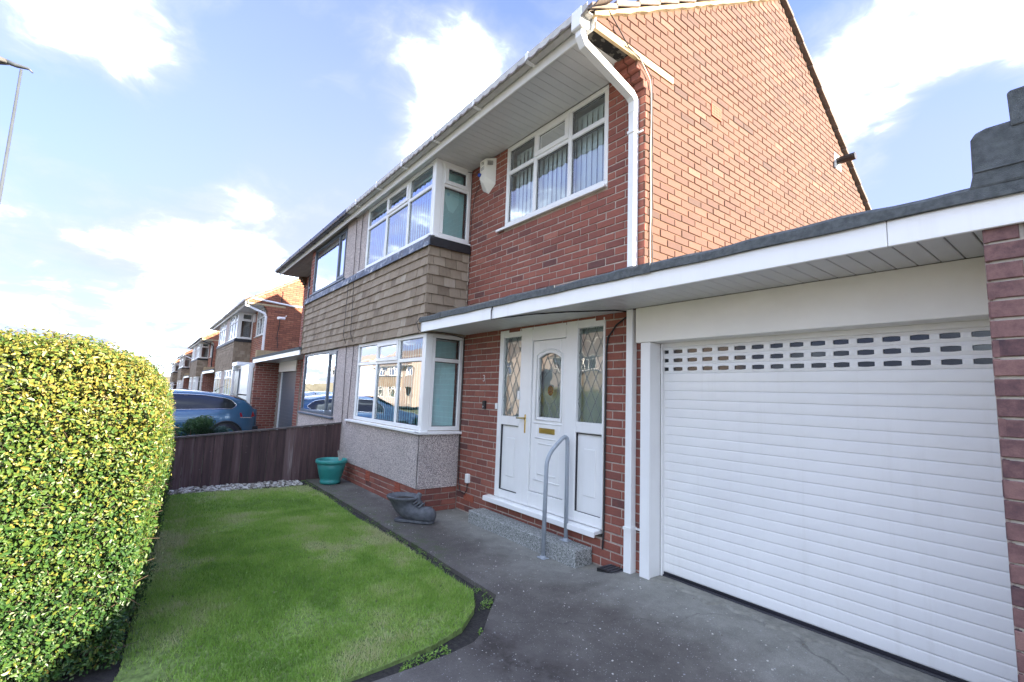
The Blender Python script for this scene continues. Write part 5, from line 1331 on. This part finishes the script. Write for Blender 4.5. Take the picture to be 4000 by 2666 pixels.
# ------------------------------------------------------------------ cars
def car(name, label, side_x, rear_y, base, paint, width=1.80, length=4.25, height=1.44):
    C = thing(name, label, 'car', (side_x - width / 2, rear_y - length / 2, base), 'cars parked on the driveways')
    cx = side_x - width / 2
    W2 = width / 2
    # stations along the length (l from rear 0 to front), each a half section from sill to roof centre
    def roofz(l): return float(np.interp(l, [0, .12, .30, .75, 1.3, 1.9, 2.5, 2.95, 3.35, 3.9, 4.25], [.95, 1.02, 1.22, 1.36, 1.42, 1.44, 1.40, 1.22, 1.02, .93, .70])) * height / 1.44
    def beltz(l): return float(np.interp(l, [0, .3, 1.0, 2.0, 3.0, 3.6, 4.25], [.98, .99, .965, .93, .90, .86, .68]))
    def plan(l): return float(np.interp(l, [0, .08, .25, .7, 2.0, 3.4, 3.9, 4.15, 4.25], [.60, .78, .90, .985, 1.0, .98, .90, .74, .55])) * W2
    ls = [0, .05, .12, .22, .35, .5, .7, .9, 1.1, 1.4, 1.7, 2.0, 2.3, 2.6, 2.9, 3.2, 3.5, 3.8, 4.0, 4.15, 4.25]
    def section(l):
        w = plan(l); zb_, zr = beltz(l), max(roofz(l), beltz(l) + .015)
        wr = w * (.80 if zr - zb_ > .2 else .90)
        up_ = .34 if l < .1 else .22
        return [(w * .90, up_), (w * .985, .34), (w, .56), (w * .99, .74), (w * .965, zb_ - .04), (w * .945, zb_), (w * .945 + (wr - w * .945) * .5, zb_ + (zr - zb_) * .55), (wr, zb_ + (zr - zb_) * .88), (wr * .85, zb_ + (zr - zb_) * .97), (wr * .5, zr), (0, zr + .01)]
    mk = lambda s, l, q: (cx + s * q[0], rear_y - l, base + q[1])
    b = MB(); secs = [section(l) for l in ls]; m_ = len(secs[0])
    for s in (1, -1):
        vs = [mk(s, l, q) for l, se in zip(ls, secs) for q in se]
        fs = []
        for i in range(len(ls) - 1):
            for k in range(m_ - 1): fs.append((i * m_ + k, i * m_ + k + 1, (i + 1) * m_ + k + 1, (i + 1) * m_ + k))
        fs += [tuple(range(m_)), tuple((len(ls) - 1) * m_ + k for k in range(m_))]
        b.add(vs, fs)
    body = b.build('body', paint, C, smooth=True)
    bm = bmesh.new(); bm.from_mesh(body.data); bmesh.ops.remove_doubles(bm, verts=bm.verts, dist=.001); bmesh.ops.recalc_face_normals(bm, faces=bm.faces); bm.to_mesh(body.data); bm.free()
    # side glass on both sides following the body side
    def side_pt(s, l, t, off=.006):
        w = plan(l); zb_, zr = beltz(l), roofz(l); wr = w * .80
        tt_ = min(1, t / .55)
        if t <= .55: x = w * .945 + (wr - w * .945) * .5 * (t / .55)
        else: x = w * .945 + (wr - w * .945) * (.5 + .5 * (t - .55) / .33)
        return (cx + s * (x + off), rear_y - l, base + zb_ + (zr - zb_) * t)
    outline = []
    for l in np.linspace(.62, 2.75, 16): outline.append((l, .06))
    top = [(l, float(np.interp(l, [.52, .60, .75, 1.2, 2.4, 2.75], [.35, .60, .74, .80, .80, .62]))) for l in np.linspace(2.75, .60, 16)]
    top += [(.535, .46), (.52, .34), (.54, .20), (.58, .10)]
    for s in (1, -1):
        # strips of glass between bottom and top curve
        b = MB(); bl = [(l, .06 if l > .62 else .06 + (.62 - l) * 2.6) for l in np.linspace(.53, 2.75, 24)]
        tl = [(l, float(np.interp(l, [.53, .60, .75, 1.2, 2.4, 2.75], [.42, .62, .75, .81, .81, .62]))) for l in np.linspace(.53, 2.75, 24)]
        vs = []; rows_ = 5
        for (l, t0), (_, t1) in zip(bl, tl):
            for k in range(rows_): vs.append(side_pt(s, l, t0 + (t1 - t0) * k / (rows_ - 1)))
        b.add(vs, [(i * rows_ + k, i * rows_ + k + 1, (i + 1) * rows_ + k + 1, (i + 1) * rows_ + k) for i in range(23) for k in range(rows_ - 1)])
        b.build('side_window', DARKGLASS, C, smooth=True)
        loop = [side_pt(s, l, t, .010) for l, t in bl] + [side_pt(s, l, t, .010) for l, t in reversed(tl)]
        b = MB(); b.tube(loop + loop[:1], .008, 6, cap=False); b.build('window_trim', CHROME, C, smooth=True)
        b = MB(); b.add([side_pt(s, l, t, .009) for l, t in ((1.50, .08), (1.62, .08), (1.66, .79), (1.58, .79))], [(0, 1, 2, 3)]); b.build('door_pillar', BLACKP, C)
        for l in (1.05,):
            b = MB(); p = [(cx + s * (plan(l + d) * .985 + .018), rear_y - l - d, base + .80 + d * .06) for d in (0, .06, .14, .20)]; b.tube(p, .012, 6); b.build('door_handle', CHROME, C, smooth=True)
        b = MB(); b.add([(cx + s * (plan(l) * f_ + .008), rear_y - l, base + z) for (l, f_, z) in ((.06, .985, .82), (.12, .985, .80), (.42, .985, .80), (.44, .97, .90), (.12, .96, .93))], [(0, 1, 2, 3, 4)]); b.build('tail_light', REDLENS, C)
        b = MB(); b.box(lambda u, v, n: (cx + s * (plan(.3) * 1.0 + n), rear_y - u, base + v), .16, .42, .775, .79, .0, .012); b.build('light_strip', CHROME, C)
        for wl in (.72, 3.35):
            wx = cx + s * (W2 - .10); wy = rear_y - wl; wz = base + .315
            b = MB(); vs = []; pr = [(.225, -.10), (.30, -.105), (.318, -.08), (.318, .07), (.30, .098), (.225, .10)]; sg = 28
            for (rr, o_) in pr:
                for k in range(sg):
                    a = 2 * math.pi * k / sg; vs.append((wx + s * o_, wy + rr * math.cos(a), wz + rr * math.sin(a)))
            b.add(vs, [(i * sg + k, i * sg + (k + 1) % sg, (i + 1) * sg + (k + 1) % sg, (i + 1) * sg + k) for i in range(5) for k in range(sg)])
            ty = b.build('wheel', RUBBER, C, smooth=True)
            b = MB(); vs = []; pr = [(.226, .10), (.226, .085), (.21, .075), (.20, .02)]
            for (rr, o_) in pr:
                for k in range(sg):
                    a = 2 * math.pi * k / sg; vs.append((wx + s * o_, wy + rr * math.cos(a), wz + rr * math.sin(a)))
            b.add(vs, [(i * sg + k, i * sg + (k + 1) % sg, (i + 1) * sg + (k + 1) % sg, (i + 1) * sg + k) for i in range(3) for k in range(sg)])
            for k in range(5):
                a0 = 2 * math.pi * k / 5 + math.pi / 2
                for da in (-.13, .13):
                    a = a0 + da; q = [(.03, a - .3), (.215, a - .10), (.215, a + .10), (.03, a + .3)]
                    b.add([(wx + s * .088, wy + r_ * math.cos(t_), wz + r_ * math.sin(t_)) for r_, t_ in q], [(0, 1, 2, 3)])
            b.build('rim', CHROME if paint is CARPAINT else LAMPM, ty)
            b = MB(); b.add([(wx + s * .01, wy + .21 * math.cos(a), wz + .21 * math.sin(a)) for a in np.linspace(0, 6.1, 20)], [tuple(range(20))]); b.build('brake_disc', BLACKP, ty)
            b = MB(); arc = [(cx + s * (plan(wl) * 1.0 + .004), wy + .375 * math.cos(a), wz + .375 * math.sin(a)) for a in np.linspace(-.15, math.pi + .15, 20)]
            b.tube(arc, .022, 6); b.add([(cx + s * (plan(wl) + .003), wy + r_ * math.cos(a), wz + r_ * math.sin(a)) for a in np.linspace(-.2, math.pi + .2, 20) for r_ in (.30, .375)], [(2 * i, 2 * i + 2, 2 * i + 3, 2 * i + 1) for i in range(19)])
            b.build('wheel_arch', BLACKP, C, smooth=True)
    # tailgate glass, spoiler, number plate, bumper, antenna, windscreen
    b = MB(); g = []
    for (l, z) in ((.13, 1.045), (.30, 1.215), (.55, 1.32)):
        hw_ = plan(l) * .76
        for x in (-hw_, -hw_ * .5, 0, hw_ * .5, hw_): g.append((cx + x, rear_y - l + .018 - .02 * abs(x) / hw_, base + z * height / 1.44 + .012))
    b.add(g, [(5 * i + k, 5 * i + k + 1, 5 * i + 6 + k, 5 * i + 5 + k) for i in range(2) for k in range(4)]); b.build('rear_window', DARKGLASS, C, smooth=True)
    b = MB(); b.prism([(.40, 1.365), (.62, 1.385), (.62, 1.35), (.42, 1.335)], lambda p, x: (x, rear_y - p[0] + .12, base + p[1] * height / 1.44), cx - .58, cx + .58); b.build('spoiler', BLACKP, C, bevel=.008)
    b = MB(); b.tube([(cx + .2, rear_y - .30, base + 1.08), (cx + .45, rear_y - .13, base + 1.05), (cx + .5, rear_y - .08, base + 1.045)], .012, 5); b.build('rear_wiper', BLACKP, C)
    b = MB(); b.box(lambda u, v, n: (cx + u, rear_y + n, base + v), -.70, .70, .36, .56, -.12, .035); b.build('bumper', BLACKP, C, bevel=.03, segs=2)
    b = MB(); b.tube([(cx, rear_y - .95, base + 1.42 * height / 1.44), (cx, rear_y - .92, base + 1.46 * height / 1.44), (cx, rear_y - .66, base + 1.62 * height / 1.44)], [.02, .008, .004], 6); b.build('antenna', BLACKP, C)
    b = MB(); g = []
    for (l, z) in ((2.56, 1.40), (2.8, 1.29), (3.10, 1.12)):
        hw_ = plan(l) * .78
        for x in (-hw_, 0, hw_): g.append((cx + x, rear_y - l - .012, base + z * height / 1.44 + .02))
    b.add(g, [(3 * i + k, 3 * i + k + 1, 3 * i + 4 + k, 3 * i + 3 + k) for i in range(2) for k in range(2)]); b.build('windscreen', DARKGLASS, C, smooth=True)
    return C
car('parked_car', 'blue-grey hatchback with chrome window trim parked behind the fence and shrub', -13.9, 2.46, -.125, CARPAINT)
car('parked_car', 'pale silver car mostly hidden behind the blue-grey hatchback', -19.5, 1.55, -.16, CARPAINT2, height=1.52)

# ------------------------------------------------------------------ neighbours' garages and the terrace beyond
def link_garage(k, label, door_m=GREYP, converted=True):
    dx, dz = -16.55 * k, (0, -0.10, -0.22, -0.42, -.55, -.68)[k]
    t = lambda p: (p[0] + dx, p[1], p[2] + dz)
    G = thing('garage', label, 'garage', t((-15.4, 5, 0)), 'linked garages between the houses')
    xa, xb, xm = -14.17, -19.06, -16.55
    b = MB(t); b.box(FY(FASC_Y), -17.05, -11.30, 2.20, 2.31, -.02, 0); b.build('fascia', PVC, G, bevel=.003)
    b = MB(t); b.box(I3, -17.05, -11.30, FASC_Y + .02, 3.35, 2.235, 2.245); b.build('soffit', SOFFIT, G)
    b = MB(t); b.box(I3, -17.1, -11.28, FASC_Y - .02, 3.36, 2.312, 2.375); b.box(I3, xb + .02, xa - .02, 3.36, 8.8, 2.30, 2.375); b.build('roof', FELT, G)
    b = MB(t); b.box(I3, -17.05, -16.85, FASC_Y + .05, 8.8, 2.376, 2.62); b.build('parapet', VERGE, G, bevel=.01)
    b = MB(t); b.box(FY(3.30), xm + .3, xa + .02, 1.94, 2.235, -.04, 0); b.build('lintel_panel', PVC_CREAM, G)
    b = MB(t); b.box(FY(3.42), xm + .25, xa - .05, -.05, 1.945, -.03, 0); dr = b.build('garage_door', door_m, G)
    for i in range(20):
        b = MB(t); b.box(FY(3.42), xm + .25, xa - .05, -.03 + i * .098, .062 + i * .098, 0, .006); b.build('slat', door_m, dr, bevel=.004)
    b = MB(t); b.box(FY(3.40), xm + .30, xm + .36, -.05, 1.94, -.02, .02); b.box(FY(3.40), xa - .13, xa - .05, -.05, 1.94, -.02, .02); b.build('door_frame', PVC, G)
    # dividing brick wall, its face towards the street end
    FW = FX(xm - .24)
    b = MB(t); b.box(FW, FASC_Y + .05, 8.8, -.1, 2.235, -.2, -.01); b.build('wall', MORTAR, G)
    rows = [(FW, q, 0, -.05) for q in lay(FASC_Y + .05, 3.42, -.08, 2.23, (), 0, FASC_Y + .05)] + [(FY(FASC_Y + .05), q, 0, -.05) for q in lay(xm - .44, xm - .24, -.08, 2.23, (), 0, xm - .24)]
    emit_bricks(G, rows, BR_RED, t, 300)
    b = MB(t); sqpipe(b, [(-16.98, 2.66, 2.2), (-16.98, 2.66, 0)], .035); b.build('downpipe', PVC, G)
    # white boarded porch front of the next house
    if converted:
        b = MB(t); b.box(FY(2.60), -19.9, -17.07, -.1, 2.15, -.05, 0); b.build('porch_front', PVC, G)
        for i in range(9):
            b2 = MB(t); b2.box(FY(2.60), -18.2, -17.12, 1.42 + i * .078, 1.49 + i * .078, 0, .008); b2.build('cladding_board', PVC, G, bevel=.003)
        window(G, FY(2.59), -18.15, -17.2, .15, 1.40, (-17.65,), None, (), blinds=False, tf=t)
        b = MB(t); b.box(FY(2.60), -19.7, -18.6, 2.15, 2.28, -.6, .15); b.build('porch_canopy', PVC, G, bevel=.01)
        b = MB(t); b.box(FY(2.59), -19.55, -18.75, 0, 2.05, 0, .03); b.build('porch_door', GREYP, G, bevel=.004)
        b = MB(t); b.box(FY(2.60), -19.5, -19.35, 1.98, 2.14, 0.0, .16); b.build('porch_lamp', PVC, G, bevel=.02)
    return G
link_garage(0, 'linked garage with dark grey roller door and low brick dividing wall behind the blue car')
GLAB = ['semi with sunlit orange gable and full-height white bay blinds beyond the linked garages', 'left half of the second pair, white framed bay above grey hung tiles',
        'far semi with black downpipe across its sunlit gable', 'far semi, left half of the third pair, small white bay',
        'distant semi with white rake gutter and dark bay flashing', 'distant semi, left half of the fourth pair', 'most distant semi beside the pale tower block', 'last visible semi at the end of the terrace']
for k in (1, 2, 3, 4):
    dt_ = 3 if k == 1 else (2 if k == 2 else 1)
    h1, _ = house('semi_detached_house', GLAB[2 * k - 2], tf_pair(k, False), 'houses along the terrace', near=False, detail=2 if k < 3 else 1, brick_m=BR_FAR, gutter_m=(GUTTER_W, BLACKP, PVC, PVC)[k - 1])
    h2, _ = house('semi_detached_house', GLAB[2 * k - 1], tf_pair(k, True), 'houses along the terrace', near=False, detail=1, brick_m=BR_FAR)
    t = tf_pair(k, False)
    # rainwater pipe crossing the eaves corner
    pm = BLACKP if k == 2 else PVC
    b = MB(t); sqpipe(b, [(XG - .1, 2.60, 4.60), (XG - .1, 2.62, 4.45), (XG - .1, 3.25, 4.22), (XG - .1, 3.29, 4.1), (XG - .1, 3.29, 2.4)], .035); b.build('downpipe', pm, h1)
    b = MB(t); b.box(PG, 2.66, 3.9, 4.49, 4.56, -.02, .012); b.build('cream_strip', VERGE, h1)
    if k == 1:
        b = MB(t); b.box(PF, -5.1, -4.85, 4.15, 4.48, 0, .08); b.build('alarm_box', PVC, h1, bevel=.01)
        b = MB(t); b.tube([(XG + .02, 2.70, 4.72), (XG + .03, 4.2, 4.60), (XG + .03, 6.5, 4.72)], .035, 6); b.build('waste_pipe', PVC, h1)
        for (yy, z0, z1) in ((3.75, 5.1, 4.6), (3.72, 4.1, 3.0), (4.9, 4.5, 2.4), (5.2, 4.55, 3.4)):
            b = MB(t); b.tube([(XG + .012, yy + .02 * math.sin(i), z0 + (z1 - z0) * i / 8) for i in range(9)], .014, 5); b.build('cable', CABLE_B, h1)
        cm = MB(t); cm.tube([(XG + .01, 3.9, 4.15), (XG + .25, 3.9, 4.18)], .02, 6); cm.tube([(XG + .22, 3.85, 4.08), (XG + .40, 3.6, 4.05)], .05, 8); cm.build('security_camera', PVC, h1)
    if k < 3: link_garage(k, ('linked garage under a cream parapet beyond the second pair of houses', 'small linked garage between the far houses')[k - 1], converted=False)
TB = thing('tower_block', 'pale pink concrete tower block far beyond the terrace', 'tower', (-900, 48, -8))
b = MB(); b.box(I3, -912, -896, 41, 51.5, -8, 33); b.build('wall', TOWERM, TB)
for i in range(12):
    for j in range(4):
        b = MB(); b.box(FX(-896), 41.8 + j * 2.5, 43.4 + j * 2.5, -4 + i * 3, -2.2 + i * 3, 0, .1); b.build('window', DARKGLASS, TB)
b = MB()
vs = []
n = 80
for i in range(n + 1):
    a = rad(60 + 110 * i / n); q = 1500
    hgt = 14 + 10 * vn1(i * .35, 2) + 6 * vn2(i * 1.3, 5)
    x, y = -q * math.sin(a), -q * math.cos(a) * -1
    vs += [(x, y, -12), (x, y, hgt), (x * 1.25, y * 1.25, hgt + 2), (x * 1.25, y * 1.25, -12)]
b.add(vs, [(4 * i + k, 4 * i + 4 + k, 4 * i + 5 + k, 4 * i + 1 + k) for i in range(n) for k in range(3)])
struct(b.build('hills', HILLM))

# ------------------------------------------------------------------ houses across the road (seen in the windows)
def tf_opp(k, mirror):
    def f(p):
        x, y = p[0], p[1]
        if mirror: x = 2 * XP - x
        return (-(x - XP) - 16.55 * k - 5.0, -(y - YB) - 17.5, p[2] - .1)
    return f
OL = ['first semi across the road, reflected in the front door glass', 'second semi across the road, reflected in the front door glass', 'third semi across the road, reflected in the lower bay window', 'fourth semi across the road, reflected in the lower bay window', 'fifth semi across the road, reflected in the anthracite window', 'sixth semi across the road, reflected in the anthracite window', 'seventh semi across the road', 'eighth semi across the road']
i = 0
for k in (1, 2, 3, 4):
    for mi in (False, True):
        house('semi_detached_house', OL[i], tf_opp(k, mi), 'houses across the road', near=False, detail=1, brick_m=BR_PALE, wall_m=BR_PALE); i += 1

# ------------------------------------------------------------------ street lamp
LD = Vector((-.981, -.192)).normalized(); ld = 10.6
lx, ly = LD.x * ld, LD.y * ld; lz = HC + .462 * ld
SL_ = thing('street_lamp', 'tall slim street lamp with a long flat lantern above the hedge', 'street lamp', (lx, ly, gz(lx)))
b = MB(); b.tube([(lx, ly, gz(lx) - .05), (lx, ly, 1.2), (lx, ly, 1.25), (lx, ly, lz - .05)], [.06, .06, .028, .018], 12); b.build('pole', LAMPM, SL_, smooth=True)
dr = Vector((-.25, -.968, 0)).normalized()
b = MB(); o0 = Vector((lx, ly, lz)) - dr * .14
b.tube([o0 + Vector((0, 0, -.06)), o0 + dr * .05 + Vector((0, 0, -.01)), o0 + dr * .2, o0 + dr * .35 + Vector((0, 0, .03))], [.012, .02, .035, .04], 8); b.build('arm', LAMPM, SL_, smooth=True)
b = MB(); vs = []
for (d_, hw_, h0, h1) in ((.30, .04, -.01, .05), (.5, .10, -.02, .10), (.9, .14, .0, .16), (1.15, .13, .04, .18), (1.25, .06, .08, .16)):
    c_ = o0 + dr * d_; sp = Vector((-dr.y, dr.x, 0))
    vs += [tuple(c_ + sp * hw_ + Vector((0, 0, h0))), tuple(c_ - sp * hw_ + Vector((0, 0, h0))), tuple(c_ - sp * hw_ * .7 + Vector((0, 0, h1))), tuple(c_ + sp * hw_ * .7 + Vector((0, 0, h1)))]
b.add(vs, [(4 * i + k, 4 * i + (k + 1) % 4, 4 * i + 4 + (k + 1) % 4, 4 * i + 4 + k) for i in range(4) for k in range(4)] + [(0, 1, 2, 3), (16, 17, 18, 19)])
b.build('lantern', simple('lantern_grey', (.07, .07, .065), .6, .2, 8), SL_, bevel=.01)
